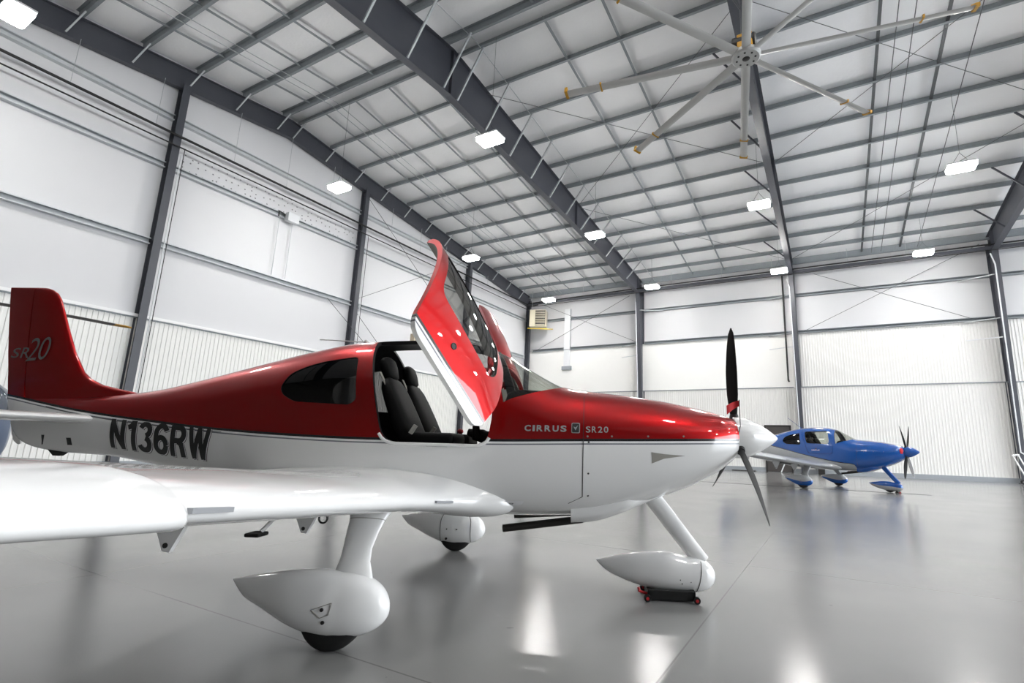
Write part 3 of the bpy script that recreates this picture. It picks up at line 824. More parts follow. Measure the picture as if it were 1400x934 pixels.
    # boarding step
    if cfg['open']:
        bm = bmesh.new(); tube(bm, [(-.88, -.52, .80), (-1.05, -.70, .52)], .016, 8); o = bobj('boarding_step', bm, plain, root, 50)
        bm = bmesh.new(); box(bm, (-1.14, -.78, .485), (-1.02, -.64, .515), .01); bobj('step_tread', bm, MT['rubber'], o)
    # antenna on the roof and belly vent marks near the tail
    bm = bmesh.new(); tube(bm, [(-.62, 0, 2.19), (-.68, 0, 2.235)], .02, 8); tube(bm, [(-.66, 0, 2.22), (-1.15, 0, 2.62 if not cfg['open'] else 2.24)], .006, 6); bobj('antenna', bm, plain, root)
    skin_patch('static_vent', [(-3.44, 1.13), (-3.44, 1.20), (-3.50, 1.20), (-3.50, 1.13)], MT['motor'], root)
    skin_patch('tail_slot', [(-3.78, 1.22), (-3.81, 1.13), (-3.83, 1.12), (-3.82, 1.22)], MT['motor'], root)
    return root

# colours of the red aircraft
STRIPE = [(-5., 1.70), (-4.4, 1.62), (-3.965, 1.551), (-3.40, 1.473), (-2.456, 1.384), (-1.75, 1.332), (-.854, 1.296), (-.237, 1.288), (.81, 1.304), (1.53, 1.327), (2.135, 1.345), (2.76, 1.366), (3.6, 1.39)]
RED = srgb(166, 3, 8); WHITE = srgb(240, 240, 239); BLK = srgb(28, 28, 32); GRY = srgb(120, 122, 130)
red_skin = livery('red_over_white_livery', RED, WHITE, STRIPE, [(0., BLK), (.021, WHITE), (.037, GRY), (.048, WHITE)], metal=.85, urough=.36)
BSTR = [(-5., 1.75), (-3., 1.72), (-2., 1.58), (-1.35, 1.44), (.13, 1.11), (.9, .97), (1.42, .90), (1.50, .3), (2.5, .2), (4., .1)]
BLUE = srgb(8, 82, 164); SILV = srgb(176, 179, 182)
blue_skin = livery('blue_over_silver_livery', BLUE, SILV, BSTR, [(0., BLK), (.03, SILV)])
PANTB = [(-5., .27), (-.6, .33), (-.2, .27), (.1, .24), (.4, .30), (1., .3), (1.6, .27), (2.0, .22), (2.4, .2), (2.7, .17), (4., .2)]
pant_blue = livery('silver_over_blue_fairing', SILV, BLUE, PANTB, [(0., BLUE)])
nose_blue = livery('blue_over_silver_fairing', BLUE, SILV, PANTB, [(0., SILV)])

CFG_RED = dict(label='red over white low-wing aircraft with its doors raised, in the foreground', skin=red_skin, finskin=red_skin, plain=MT['paintwhite'], wing=MT['paintwhite'], pant=MT['paintwhite'], nosepant=MT['paintwhite'],
               noseleg=MT['paintwhite'], tail=MT['paintwhite'], spinner=MT['paintwhite'], blades=(92, -37, 211), R=1.03, chord=.8, blademat=[MT['bladeblk']], open=True, edge=red_skin,
               door_rot=((-.43223, .70702, .94538), (.14405, -.24381, .01886)), lip=MT['paintwhite'], scoop=MT['trimgrey'])
CFG_BLUE = dict(label='blue and silver low-wing aircraft parked far off by the back wall', skin=blue_skin, finskin=MT['paintblue'], plain=MT['paintblue'], wing=MT['paintsilver'], pant=pant_blue, nosepant=nose_blue,
                noseleg=MT['paintblue'], tail=MT['paintblue'], spinner=MT['paintblue'], blades=(62, -62, 118, 242), R=.99, chord=.8, blademat=[MT['bladeblk'], MT['bladeblk'], MT['bladeblk'], MT['chrome']], open=False, edge=MT['paintblue'],
                door_rot=None, lip=MT['paintblue'], scoop=MT['paintblue'])
RED_POSE = (0.43330, -3.426, 3.720)
BLUE_POSE = (-.391, -.508, 22.44)
red = make_plane(RED_POSE, CFG_RED)
blue = make_plane(BLUE_POSE, CFG_BLUE)

# lettering of the red aircraft
lin = lambda a, b: (lambda u: a + (b - a) * u)
def stroke(pts, w):
    """a constant-width band along a polyline, mitred"""
    P = [np.array(p, float) for p in pts]; Q = [P[0]]
    for a, b in zip(P, P[1:]):
        k = max(1, int(np.linalg.norm(b - a) / .07)); Q += [a + (b - a) * j / k for j in range(1, k + 1)]
    P = Q; L = []; Rr = []
    for i, p in enumerate(P):
        d0 = P[i] - P[i - 1] if i else P[1] - P[0]; d1 = P[i + 1] - P[i] if i < len(P) - 1 else P[i] - P[i - 1]
        d0 = d0 / np.linalg.norm(d0); d1 = d1 / np.linalg.norm(d1); n0 = np.array([-d0[1], d0[0]]); n1 = np.array([-d1[1], d1[0]])
        m = n0 + n1; m = m / max(.3, np.linalg.norm(m)); k = 1 / max(.45, m @ n0)
        L.append(p + m * w / 2 * k); Rr.append(p - m * w / 2 * k)
    return L + Rr, [(i, i + 1, len(P) + i + 1, len(P) + i) for i in range(len(P) - 1)]
def arc(cx, cy, rx, ry, a0, a1, n=14): return [(cx + rx * math.cos(math.radians(a0 + (a1 - a0) * k / n)), cy + ry * math.sin(math.radians(a0 + (a1 - a0) * k / n))) for k in range(n + 1)]
SW = .175
GLY = {  # (width, strokes) in letter heights
    'N': (.56, [[(.075, 0), (.075, 1)], [(.485, 0), (.485, 1)], [(.075, .93), (.485, .07)]]),
    '1': (.34, [[(.255, 0), (.255, 1)], [(.03, .76), (.13, .80), (.20, .90), (.22, .98)]]),
    '3': (.52, [arc(.26, .735, .17, .19, 165, -80) , arc(.255, .275, .185, .20, 82, -165)]),
    '6': (.52, [arc(.26, .31, .185, .235, 0, 360, 24), arc(.27, .66, .195, .265, 25, 178) + [(.075, .33)]]),
    'R': (.56, [[(.075, 0), (.075, 1)], [(.075, .925), (.28, .925)] + arc(.30, .715, .17, .21, 90, -90, 10) + [(.075, .505)], [(.28, .50), (.40, .40), (.44, .25), (.46, 0)]]),
    'W': (.74, [[(.05, 1), (.21, .02)], [(.21, .02), (.37, .98)], [(.37, .98), (.53, .02)], [(.53, .02), (.69, 1)]]),
}
def drawn_text(name, s, x0, x1, z0f, z1f, mat, parent, lift, du=0., dv=0.):
    gap = .085; tot = sum(GLY[c][0] for c in s) + gap * (len(s) - 1); cur = 0; V = []; F = []
    for c in s:
        wd, strokes = GLY[c]
        for k, st in enumerate(strokes):
            Q, fs = stroke(st, SW * (.86 if c == 'W' else 1)); n0 = len(V)
            for u, v in Q:
                u = min(max(u, -.01), wd + .01); v = min(max(v, 0), 1)
                t = (cur + u) / tot; x = x0 + t * (x1 - x0) + du; z = z0f(t) + v * (z1f(t) - z0f(t)) + dv
                V.append((x, -(float(fus_y(x, z)) + lift + .0002 * k), z))
            F += [tuple(i + n0 for i in f) for f in fs]
        cur += wd + gap
    return mesh_obj(name, V, F, mat, parent)
reg = drawn_text('registration_lettering', 'N136RW', -2.955, -1.81, lin(1.122, 1.036), lin(1.392, 1.325), MT['letblack'], red, .0045)
drawn_text('lettering_outline', 'N136RW', -2.955, -1.81, lin(1.122, 1.036), lin(1.392, 1.325), MT['letwhite'], reg, .0032, .007, -.005)
drawn_text('lettering_shadow', 'N136RW', -2.955, -1.81, lin(1.122, 1.036), lin(1.392, 1.325), MT['motor'], reg, .002, .012, -.009)
side_text('maker_lettering', 'CIRRUS', 1.03, 1.375, lin(1.375, 1.378), lin(1.425, 1.43), MT['silver'], red, off=.03, ysurf=fus_y, gap=.3)
side_text('model_lettering', 'SR20', 1.535, 1.72, lin(1.378, 1.382), lin(1.428, 1.432), MT['silver'], red, off=.008, ysurf=fus_y, gap=.32)
vane = skin_patch('step_vane', [(.865, .775), (.93, .770), (.99, .772), (1.02, .785), (1.04, .81), (.87, .81)], MT['letwhite'], red, .012)
for k_, (wd_, a_, b_) in enumerate((('NO', .869, .892), ('STEP', .901, .952))):
    side_text('vane_lettering', wd_, a_, b_, lin(.779, .779), lin(.792, .792), MT['trimdark'], vane, off=.01, ysurf=fus_y, lift=.016)
em = skin_patch('emblem', rounded([(1.415, 1.37), (1.485, 1.37), (1.485, 1.455), (1.415, 1.455)], .012, 3), MT['silver'], red, .003)
e2 = skin_patch('emblem_field', rounded([(1.421, 1.376), (1.479, 1.376), (1.479, 1.449), (1.421, 1.449)], .01, 3), MT['motor'], em, .0045)
skin_patch('emblem_blade', [(1.430, 1.425), (1.446, 1.412), (1.470, 1.436), (1.450, 1.392)], MT['stallgrey'], em, .006)
fin_y = lambda x, z: .052
side_text('fin_prefix_lettering', 'SR', -4.395, -4.20, lin(1.985, 1.985), lin(2.085, 2.10), MT['dimsilver'], red, off=.005, shear=.15, ysurf=lambda x, z: .047)
side_text('fin_number_lettering', '20', -4.215, -3.975, lin(1.95, 1.98), lin(2.19, 2.215), MT['dimsilver'], red, off=-.006, shear=.15, ysurf=lambda x, z: .055)
side_text('door_lettering', 'CIRRUS', -.02, .28, lin(1.345, 1.35), lin(1.385, 1.39), MT['letwhite'], blue, off=.03, ysurf=fus_y, gap=.25)
# dark marks and chine line on the white tail
bm = bmesh.new()
P = [Vector((x, -(float(fus_y(x, z)) + .002), z)) for x, z in [(-3.85, 1.50), (-3.4, 1.425), (-2.9, 1.37), (-2.4, 1.335), (-2.0, 1.31), (-1.7, 1.298)]]
for p0, p1 in zip(P, P[1:]): bar(bm, p0, p1, .006, .004)
bobj('pinstripe', bm, MT['letblack'], red)

# ------------------------------------------------------------------ hangar
XL, XR, YB, YF = -22.25, 26.0, 35.75, -9.8
RIDGE, ZR, SL = 12.95, 16.58, .12
roofz = lambda y: ZR - SL * abs(y - RIDGE)
NTH = ['first', 'second', 'third', 'fourth', 'fifth', 'sixth', 'seventh', 'eighth', 'ninth', 'tenth', 'eleventh', 'twelfth', 'thirteenth', 'fourteenth']

def slab(name, lo, hi, mat):
    bm = bmesh.new(); box(bm, lo, hi); return structure(bobj(name, bm, mat))

slab('floor', (XL - .3, YF - .3, -.2), (XR + .3, YB + .3, 0), MT['floor'])

def gable_wall(name, x0, x1, mat):
    prof = [(YF, 0), (YB, 0), (YB, roofz(YB)), (RIDGE, ZR), (YF, roofz(YF))]
    V = [(x0, y, z) for y, z in prof] + [(x1, y, z) for y, z in prof]
    F = [tuple(range(5)), tuple(range(9, 4, -1))] + [(k, (k + 1) % 5, 5 + (k + 1) % 5, 5 + k) for k in range(5)]
    return structure(mesh_obj(name, V, F, mat))
gable_wall('wall_left', XL - .25, XL, MT['pinned'])
OY0, OY1, OZ = 0.0, 33.0, 9.6
prof = [(YF, 0), (OY0, 0), (OY0, OZ), (OY1, OZ), (OY1, 0), (YB, 0), (YB, roofz(YB)), (RIDGE, ZR), (YF, roofz(YF))]
V = [(x, y, z) for x in (XR, XR + .25) for y, z in prof]; n_ = len(prof)
structure(mesh_obj('wall_right', V, [tuple(range(n_)), tuple(range(2 * n_ - 1, n_ - 1, -1))] + [(k, (k + 1) % n_, n_ + (k + 1) % n_, n_ + k) for k in range(n_)], MT['wall']))
slab('floor_outside', (XR + .3, -60, -.22), (XR + 90, 90, -.02), MT['base'])
pl_ = bpy.data.lights.new('doorway_portal', 'AREA'); pl_.shape = 'RECTANGLE'; pl_.size = OY1 - OY0; pl_.size_y = OZ; pl_.cycles.is_portal = True
po = bpy.data.objects.new('doorway_portal', pl_); COL.objects.link(po); po.location = (XR + .1, (OY0 + OY1) / 2, OZ / 2)
po.rotation_euler = Matrix(((0, 0, 1), (1, 0, 0), (0, 1, 0))).to_euler()
slab('wall_back', (XL - .25, YB, 0), (XR + .25, YB + .25, roofz(YB)), MT['wall'])
slab('wall_front', (XL - .25, YF - .25, 0), (XR + .25, YF, roofz(YF)), MT['door_dark'])
V = []
for x in (XL - .25, XR + .25):
    V += [(x, YF - .3, roofz(YF - .3)), (x, RIDGE, ZR), (x, YB + .3, roofz(YB + .3)), (x, YB + .3, roofz(YB) + .3), (x, RIDGE, ZR + .35), (x, YF - .3, roofz(YF) + .3)]
structure(mesh_obj('ceiling', V, [(0, 1, 2, 3, 4, 5)[::-1], (6, 7, 8, 9, 10, 11)] + [(k, (k + 1) % 6, 6 + (k + 1) % 6, 6 + k) for k in range(6)], MT['roof']))

def ribbed(name, a, b, z0, z1, nrm, mat, pitch=.15, depth=.022):
    """ribbed liner sheet from a to b (2D), standing z0..z1"""
    a = Vector((a[0], a[1], 0)); b = Vector((b[0], b[1], 0)); L = (b - a).length; d = (b - a) / L; n = Vector((nrm[0], nrm[1], 0))
    prof = []; x = 0
    while x < L:
        for f, h in ((0, 0), (.62, 0), (.70, 1), (.92, 1)):
            if x + f * pitch <= L: prof.append((x + f * pitch, h * depth))
        x += pitch
    prof.append((L, 0))
    V = []
    for z in (z0, z1):
        V += [tuple(a + d * s + n * (h + .03) + Vector((0, 0, z))) for s, h in prof]
    k = len(prof)
    V += [tuple(a + Vector((0, 0, z0))), tuple(b + Vector((0, 0, z0))), tuple(a + Vector((0, 0, z1))), tuple(b + Vector((0, 0, z1)))]
    F = [(i, i + 1, k + i + 1, k + i) for i in range(k - 1)]
    F.append(tuple(range(k, 2 * k)) + (2 * k + 3, 2 * k + 2))
    return structure(mesh_obj(name, V, F, mat))

ribbed('wall_left_liner', (XL, YF), (XL, YB), .25, 5.45, (1, 0), MT['liner'], .155, .03)
ribbed('wall_back_liner', (XL, YB), (XR, YB), .25, 5.32, (0, -1), MT['liner'])
ribbed('wall_back_upper_liner', (-1.75, YB), (XR, YB), 5.36, 8.86, (0, -1), MT['liner'])
slab('wall_back_panel', (XL, YB - .05, 5.36), (-2.0, YB, 8.86), MT['panel'])
slab('baseboard_back', (XL, YB - .12, 0), (XR, YB, .26), MT['base'])
slab('baseboard_left', (XL, YF, 0), (XL + .12, YB, .26), MT['base'])
slab('trim_1', (XL, YF, 5.43), (XL + .14, YB, 5.54), MT['white'])
slab('shadow_gap_strip', (XL, YF, 5.385), (XL + .09, YB, 5.43), MT['galv_dark'])  # dark strip coloured to stand in for the shadow gap below the flashing
slab('trim_2', (XL, YB - .08, 5.31), (XR, YB, 5.37), MT['galv_dark'])
slab('trim_3', (-2.0, YB - .09, 5.3), (-1.75, YB, 8.86), MT['liner'])
# overhead door of the front wall, behind the camera
bm = bmesh.new()
for k in range(6): box(bm, (-15, YF, .05 + k * 1.3), (20, YF + .12, 1.3 + k * 1.3), .02)
structure(bobj('door_2', bm, MT['door_dark']))
# personnel door in the back wall, behind the blue aircraft
bm = bmesh.new(); box(bm, (-3.8, YB - .16, .02), (-2.42, YB - .02, 2.83), .01)
dr = structure(bobj('door_1', bm, MT['door_dark']))
bm = bmesh.new()
box(bm, (-3.9, YB - .18, 0), (-3.8, YB, 2.93)); box(bm, (-2.42, YB - .18, 0), (-2.32, YB, 2.93)); box(bm, (-3.8, YB - .18, 2.83), (-2.42, YB, 2.93))
bobj('door_frame', bm, MT['motor'], dr)
bm = bmesh.new(); box(bm, (-2.62, YB - .26, 1.0), (-2.5, YB - .16, 1.06), .01); bobj('door_handle', bm, MT['chrome'], dr)

# --- columns
def i_column(name, x, y, z1, d0, d1, fw, inward, label, z0=0.):
    """wide-flange column: inward is the direction its inner flange faces; depth grows from d0 at the floor to d1 at the top"""
    bm = bmesh.new(); n = Vector((inward[0], inward[1], 0)); s = Vector((-n.y, n.x, 0)); o = Vector((x, y, 0))
    def quad(p, q, w, t, up):  # slab between two depth lines
        pass
    def plate(c0, c1, w, t):   # c0,c1 centre-line ends, w along s, t along n
        vs = []
        for c in (c0, c1):
            for i, j in ((-1, -1), (1, -1), (1, 1), (-1, 1)): vs.append(bm.verts.new(c + s * (i * w / 2) + n * (j * t / 2)))
        for f in ((0, 1, 2, 3), (7, 6, 5, 4), (0, 4, 5, 1), (1, 5, 6, 2), (2, 6, 7, 3), (3, 7, 4, 0)): bm.faces.new([vs[k] for k in f])
    zt = Vector((0, 0, z1)); zb = Vector((0, 0, z0))
    plate(o + n * .01 + zb, o + n * .01 + zt, fw, .02)
    plate(o + n * (d0 - .01) + zb, o + n * (d1 - .01) + zt, fw, .02)
    vs = [bm.verts.new(o + s * (i * .008) + n * dd + z) for i in (-1, 1) for dd, z in ((.02, zb), (d0 - .02, zb), (d1 - .02, zt), (.02, zt))]
    for f in ((0, 1, 2, 3), (7, 6, 5, 4), (0, 4, 5, 1), (1, 5, 6, 2), (2, 6, 7, 3), (3, 7, 4, 0)): bm.faces.new([vs[k] for k in f])
    if z0 == 0: box(bm, o + n * (d0 / 2) - Vector((.2, .2, 0)), o + n * (d0 / 2) + Vector((.2, .2, .03)))
    o2 = bobj(name, bm, MT['steel']); tag(o2, label, 'column', 'steel columns along the walls'); return o2

LC = [-.75, 8.5, 17.7, 27.15]
lab = ['dark steel column of the left wall, out of frame', 'dark steel column of the left wall nearest the red tail fin',
       'dark steel column of the left wall rising behind the red cabin roof', 'dark steel column of the left wall behind the raised door, next to the corner']
for k, y in enumerate(LC): i_column('steel_column', XL + .03, y, roofz(y) - 1.0, .38, .38, .26, (1, 0), lab[k])
i_column('steel_column', XL + .05, YB - .35, roofz(YB) - .6, .34, .34, .26, (1, 0), 'dark steel column in the far corner beside the unit heater')
FX = [-12.1, -1.72, 8.55, 18.9]
lab = ['grey back wall column under the big tapered roof beam, left of the black propeller', 'grey back wall column behind the blue aircraft, with a black pipe on its left',
       'heavy grey back wall column at the right edge of the photo', 'grey back wall column beyond the right edge of the photo']
BC = []
for k, x in enumerate(FX): BC.append(i_column('steel_column', x, YB - .02, 13.3, .42, 1.15, .30, (0, -1), lab[k]))

# --- rafters with flange braces
PY = [13.35 + 1.865 * k for k in range(12)] + [35.35]
PYF = [12.55 - 1.865 * k for k in range(12)]
def rafter_bot(y):
    return float(np.interp(abs(y - RIDGE), [0, .6, 5.4, 10.3, 21.5, 23], [14.3, 14.28, 13.86, 13.55, 12.6, 12.5]))
rl = ['huge dark tapered steel roof beam crossing the photo diagonally from the top', 'dark steel roof beam seen nearly end-on behind the ceiling fan', 'dark tapered steel roof beam at the right edge of the photo', 'dark steel roof beam beyond the right edge of the photo']
for k, x in enumerate(FX):
    ys = list(np.linspace(YF + .1, RIDGE, 14)) + list(np.linspace(RIDGE, YB - .1, 14))[1:]
    top = [roofz(y) - .30 for y in ys]; bot = [rafter_bot(y) for y in ys]
    bm = bmesh.new()
    def strip(zs0, zs1, w):
        R = []
        for y, a, b in zip(ys, zs0, zs1):
            R.append([bm.verts.new((x + i * w / 2, y, z)) for i, z in ((-1, a), (1, a), (1, b), (-1, b))])
        for A, B in zip(R, R[1:]):
            for q in range(4): bm.faces.new((A[q], A[(q + 1) % 4], B[(q + 1) % 4], B[q]))
        bm.faces.new(R[0][::-1]); bm.faces.new(R[-1])
    strip(bot, top, .016); strip([z - .022 for z in bot], bot, .30); strip([z - .001 for z in top], [z + .02 for z in top], .30)
    for yy in (RIDGE, 24., 2., YB - 1.2):
        for sg in (-1, 1): box(bm, (x + sg * .075 - .07, yy - .01, rafter_bot(yy) + .002), (x + sg * .075 + .07, yy + .01, roofz(yy) - .302))
    r = bobj('roof_beam', bm, MT['steel']); tag(r, rl[k], 'roof beam', 'main roof beams')
    for sg in (-1, 1):
        if (k == 0 and sg < 0) or k == 3: continue
        if k > 0 and sg > 0: continue
        for y in (PY[:11] + PYF[:5] if k == 0 else PY[0:11:2] + PYF[1:5:2]):
            bm = bmesh.new(); z0 = rafter_bot(y) + .05
            bar(bm, (x + sg * .12, y, z0), (x + sg * 1.25, y, roofz(y) - .26), .065, .065, (0, 1, 0)); bobj('flange_brace', bm, MT['galv'] if k == 0 else MT['steel'], r)
# end-wall beam following the gable
ys = list(np.linspace(YF + .1, RIDGE, 6)) + list(np.linspace(RIDGE, YB - .1, 6))[1:]
bm = bmesh.new()
for lo_, hi_, x0, x1 in ((-1.18, -.30, XL + .20, XL + .22), (-1.2, -1.18, XL + .08, XL + .34), (-.32, -.29, XL + .08, XL + .34)):
    R = [[bm.verts.new((x0 if i < 0 else x1, y, roofz(y) + z)) for i, z in ((-1, lo_), (1, lo_), (1, hi_), (-1, hi_))] for y in ys]
    for A, B in zip(R, R[1:]):
        for q in range(4): bm.faces.new((A[q], A[(q + 1) % 4], B[(q + 1) % 4], B[q]))
    bm.faces.new(R[0][::-1]); bm.faces.new(R[-1])
r = bobj('roof_beam', bm, MT['steel']); tag(r, 'dark steel beam along the top of the left wall, under the roof slope', 'roof beam', 'main roof beams')
for y in PY[:12] + PYF[:6]:
    bm = bmesh.new(); bar(bm, (XL + .30, y - .25, roofz(y) - 1.10), (XL + .75, y, roofz(y) - .27), .05, .05, (0, 1, 0)); bobj('flange_brace', bm, MT['galv'], r)

# --- purlins (Z sections) across the whole roof
ZP = [(-.07, .0), (-.07, -.02), (.0, -.02), (.0, -.012), (.0, .0)]
def zsec(h, f, t=.006): return [(-f, h / 2), (-f, h / 2 - .018), (-f + t, h / 2 - .018), (-f + t, h / 2 - t), (-t / 2, h / 2 - t), (-t / 2, -h / 2), (f, -h / 2), (f, -h / 2 + .018), (f - t, -h / 2 + .018), (f - t, -h / 2 + t), (t / 2, -h / 2 + t), (t / 2, h / 2)]
for nm, arr in (('back', PY), ('front', PYF[:9])):
    for k, y in enumerate(arr):
        bm = bmesh.new(); fl = 1 if nm == 'back' else -1
        prof = zsec(.26, .10) if not (nm == 'back' and k == len(arr) - 1) else zsec(.46, .14)
        extrude_profile(bm, prof, (XL + .12, y, roofz(y) - .145 - (.09 if nm == 'back' and k == len(arr) - 1 else 0)), (XR - .02, y, roofz(y) - .145 - (.09 if nm == 'back' and k == len(arr) - 1 else 0)), (0, -fl, 0), (0, 0, 1))
        o = bobj('roof_purlin', bm, MT['galv_dark'])
        if k == len(arr) - 1 and nm == 'back': lb = 'galvanized eave strut along the foot of the back roof slope'
        else: lb = f'galvanized roof purlin, {NTH[k]} from the ridge on the {"slope towards the back wall" if nm == "back" else "slope above the viewer"}'
        tag(o, lb, 'purlin', 'roof purlins')
# bridging straps running up the slopes
for k, (x, nm) in enumerate(((-20.1, 'first strap from the left wall'), (-18.05, 'second strap from the left wall'), (-16.0, 'third strap from the left wall'), (-14.05, 'fourth strap from the left wall'), (-8.15, 'strap just right of the big tapered beam'), (-5.95, 'strap left of the ceiling fan hub'),
                             (2.35, 'strap right of the ceiling fan'), (4.35, 'strap left of the rightmost lit lamp'))):
    bm = bmesh.new()
    for ya, yb in ((YF + .3, RIDGE - .3), (RIDGE + .3, YB - .4)):
        za, zb = roofz(ya) - .19, roofz(yb) - .19
        extrude_profile(bm, [(-.05, 0), (.05, 0), (.05, .012), (-.038, .012), (-.038, .09), (-.05, .09)], (x, ya, za), (x, yb, zb), (1, 0, 0), (0, 0, 1))
    tag(bobj('roof_strap', bm, MT['galv_dark'] if x < 0 else MT['rod']), f'long bridging strap between purlins, {nm}', 'roof strap', 'roof straps')
# slim lines and rod bracing under the roof
for k, (a, b, lb) in enumerate((((-12., 15.2), (-1.8, 24.2), 'thin bracing rod slanting under the roof from the big beam to the second beam'), ((-12., 24.2), (-1.8, 15.2), 'thin bracing rod crossing the other way beneath the fan tips'),
                                ((-1.6, 15.2), (8.5, 24.2), 'thin bracing rod right of the fan, rising away from it'), ((-1.6, 24.2), (8.5, 15.2), 'thin bracing rod right of the fan, falling away from it'),
                                ((-12., 24.4), (-1.8, 34.6), 'thin bracing rod low on the roof behind the fan'), ((-1.6, 34.6), (8.5, 24.4), 'thin bracing rod low on the roof at right'))):
    bm = bmesh.new(); tube(bm, [(a[0], a[1], roofz(a[1]) - .42), (b[0], b[1], roofz(b[1]) - .42)], .012, 6)
    tag(bobj('bracing_rod', bm, MT['rod']), lb, 'bracing rod', 'roof bracing rods')
for k, (x, lb) in enumerate(((-19.25, 'pale conduit running up the left roof bay, nearer the wall'), (-18.85, 'pale conduit running up the left roof bay, farther from the wall'), (-10.95, 'pale conduit beside the big tapered beam'), (2.85, 'thin line hung under the roof beside the right strap'), (3.35, 'thin line hung under the roof between the two right straps'), (5.2, 'thin line hung under the roof above the right lamp'))):
    bm = bmesh.new(); tube(bm, [(x, 2, roofz(2) - .30), (x, RIDGE, ZR - .30), (x, YB - .5, roofz(YB) - .30)], .016, 6)
    tag(bobj('roof_conduit', bm, MT['galv'] if x < 0 else MT['rod']), lb, 'conduit', 'roof conduits')

# --- girts
def csec(w, h, t=.008): return [(0, h / 2), (w, h / 2), (w, h / 2 - .04), (w - t, h / 2 - .04), (w - t, h / 2 - t), (t, h / 2 - t), (t, -h / 2 + t), (w - t, -h / 2 + t), (w - t, -h / 2 + .04), (w, -h / 2 + .04), (w, -h / 2), (0, -h / 2)]
ends = [YF + .1] + LC + [YB - .5]
bays = ['out of frame', 'left of the tail fin column', 'between the tail fin and the cabin roof', 'right of the cabin roof column', 'nearest the far corner']
for z, lv in ((13.55, 'highest'), (11.5, 'second'), (8.35, 'third')):
    for k in range(1, 5):
        bm = bmesh.new(); extrude_profile(bm, csec(.2, .24), (XL, ends[k] + .14, z), (XL, ends[k + 1] - .14, z), (1, 0, 0), (0, 0, 1))
        tag(bobj('wall_girt', bm, MT['girt']), f'galvanized left wall girt, {lv} row, {bays[k]}', 'girt', 'wall girts')
bends = [XL + .4] + FX[:3] + [18.9]
bb = ['in the corner bay', 'in the bay behind the black propeller', 'in the bay above the blue aircraft', 'beyond the right-hand column']
for z, lv in ((11.4, 'upper'), (8.92, 'lower')):
    for k in range(4):
        bm = bmesh.new(); extrude_profile(bm, csec(.2, .2), (bends[k] + .17, YB, z), (bends[k + 1] - .17, YB, z), (0, -1, 0), (0, 0, 1))
        tag(bobj('wall_girt', bm, MT['galv_dark']), f'galvanized back wall girt, {lv} row, {bb[k]}', 'girt', 'wall girts')
for k, (x, sg, z, lb) in enumerate(((-12.1, -1, 8.75, 'left of the column by the propeller, lower'), (-12.1, 1, 11.25, 'right of the column by the propeller, upper'), (-1.72, -1, 11.25, 'left of the column behind the blue aircraft, upper'), (-1.72, -1, 8.75, 'left of the column behind the blue aircraft, lower'), (-1.72, -1, 7.85, 'left of the column behind the blue aircraft, lowest'),
                                      (8.55, -1, 11.2, 'left of the heavy right column, upper'), (8.55, -1, 8.75, 'left of the heavy right column, middle'), (8.55, -1, 7.7, 'left of the heavy right column, lowest'), (-12.1, -1, 7.9, 'left of the column by the propeller, lowest'))):
    bm = bmesh.new(); dep = .42 + .73 * z / 13.3
    bar(bm, (x + sg * .1, YB - dep, z), (x + sg * 1.6, YB - .12, z + .02), .05, .05); tag(bobj('column_brace', bm, MT['galv'] if z > 8 else MT['conduit']), f'short slanting wall brace {lb}', 'brace', 'column braces')

# --- rod bracing on the walls
def rod(name, a, b, r, lb):
    bm = bmesh.new(); tube(bm, [a, b], r, 6); tag(bobj(name, bm, MT['rod']), lb, 'bracing rod', 'wall bracing rods')
rod('bracing_rod', (-20.57, YB - .30, 12.73), (-12.35, YB - .30, 8.95), .016, 'back wall bracing rod in the corner bay, falling to the right')
rod('bracing_rod', (-21.26, YB - .34, 8.85), (-12.99, YB - .34, 12.67), .016, 'back wall bracing rod in the corner bay, rising to the right')
rod('bracing_rod', (-.4, YB - .30, 12.67), (7.52, YB - .30, 8.85), .016, 'back wall bracing rod above the blue aircraft, falling to the right')
rod('bracing_rod', (-1.2, YB - .34, 8.9), (8.1, YB - .34, 13.26), .016, 'back wall bracing rod above the blue aircraft, rising to the right')
rod('bracing_rod', (XL + .3, 17.9, 14.48), (XL + .3, 25.2, 9.4), .014, 'left wall bracing rod behind the raised door, upper one')
rod('bracing_rod', (XL + .3, 17.9, 8.7), (XL + .3, 27., 14.0), .014, 'left wall bracing rod behind the raised door, rising to the right')
rod('bracing_rod', (XL + .3, 17.9, 7.85), (XL + .3, 20.5, 5.7), .014, 'left wall bracing rod just above the cabin roof, right of the column')
rod('bracing_rod', (XL + .45, 15.9, 8.15), (XL + .45, 19., 5.95), .014, 'left wall bracing rod just above the cabin roof, crossing the column')

# --- pipes
def pipe(name, pts, r, mat, lb, cat='pipe'):
    bm = bmesh.new(); tube(bm, pts, r, 10); o = bobj(name, bm, mat, None, 50); tag(o, lb, cat, None); return o
px_ = XL + .52
p1 = pipe('gas_pipe', [(px_, YF + .2, 12.71), (px_, YB - .75, 12.71), (px_ + .25, YB - .5, 12.75), (XL + 1.2, YB - .5, 12.78)], .05, MT['black'], 'thick black pipe running the length of the left wall')
p2 = pipe('gas_pipe', [(px_, YF + .2, 12.28), (px_, YB - .6, 12.28), (px_ + .25, YB - .42, 12.3), (XL + 1.2, YB - .42, 12.35)], .028, MT['black'], 'thin black pipe just below the thick one on the left wall')
p3 = pipe('gas_pipe', [(XL + .9, YB - 1.30, 12.72), (-12.5, YB - 1.30, 12.84), (18.5, YB - 1.30, 12.84)], .045, MT['black'], 'thick black pipe high along the back wall')
p4 = pipe('gas_pipe', [(XL + .9, YB - 1.30, 12.40), (-12.5, YB - 1.30, 12.50), (18.5, YB - 1.30, 12.50)], .022, MT['black'], 'thin black pipe just below the thick one on the back wall')
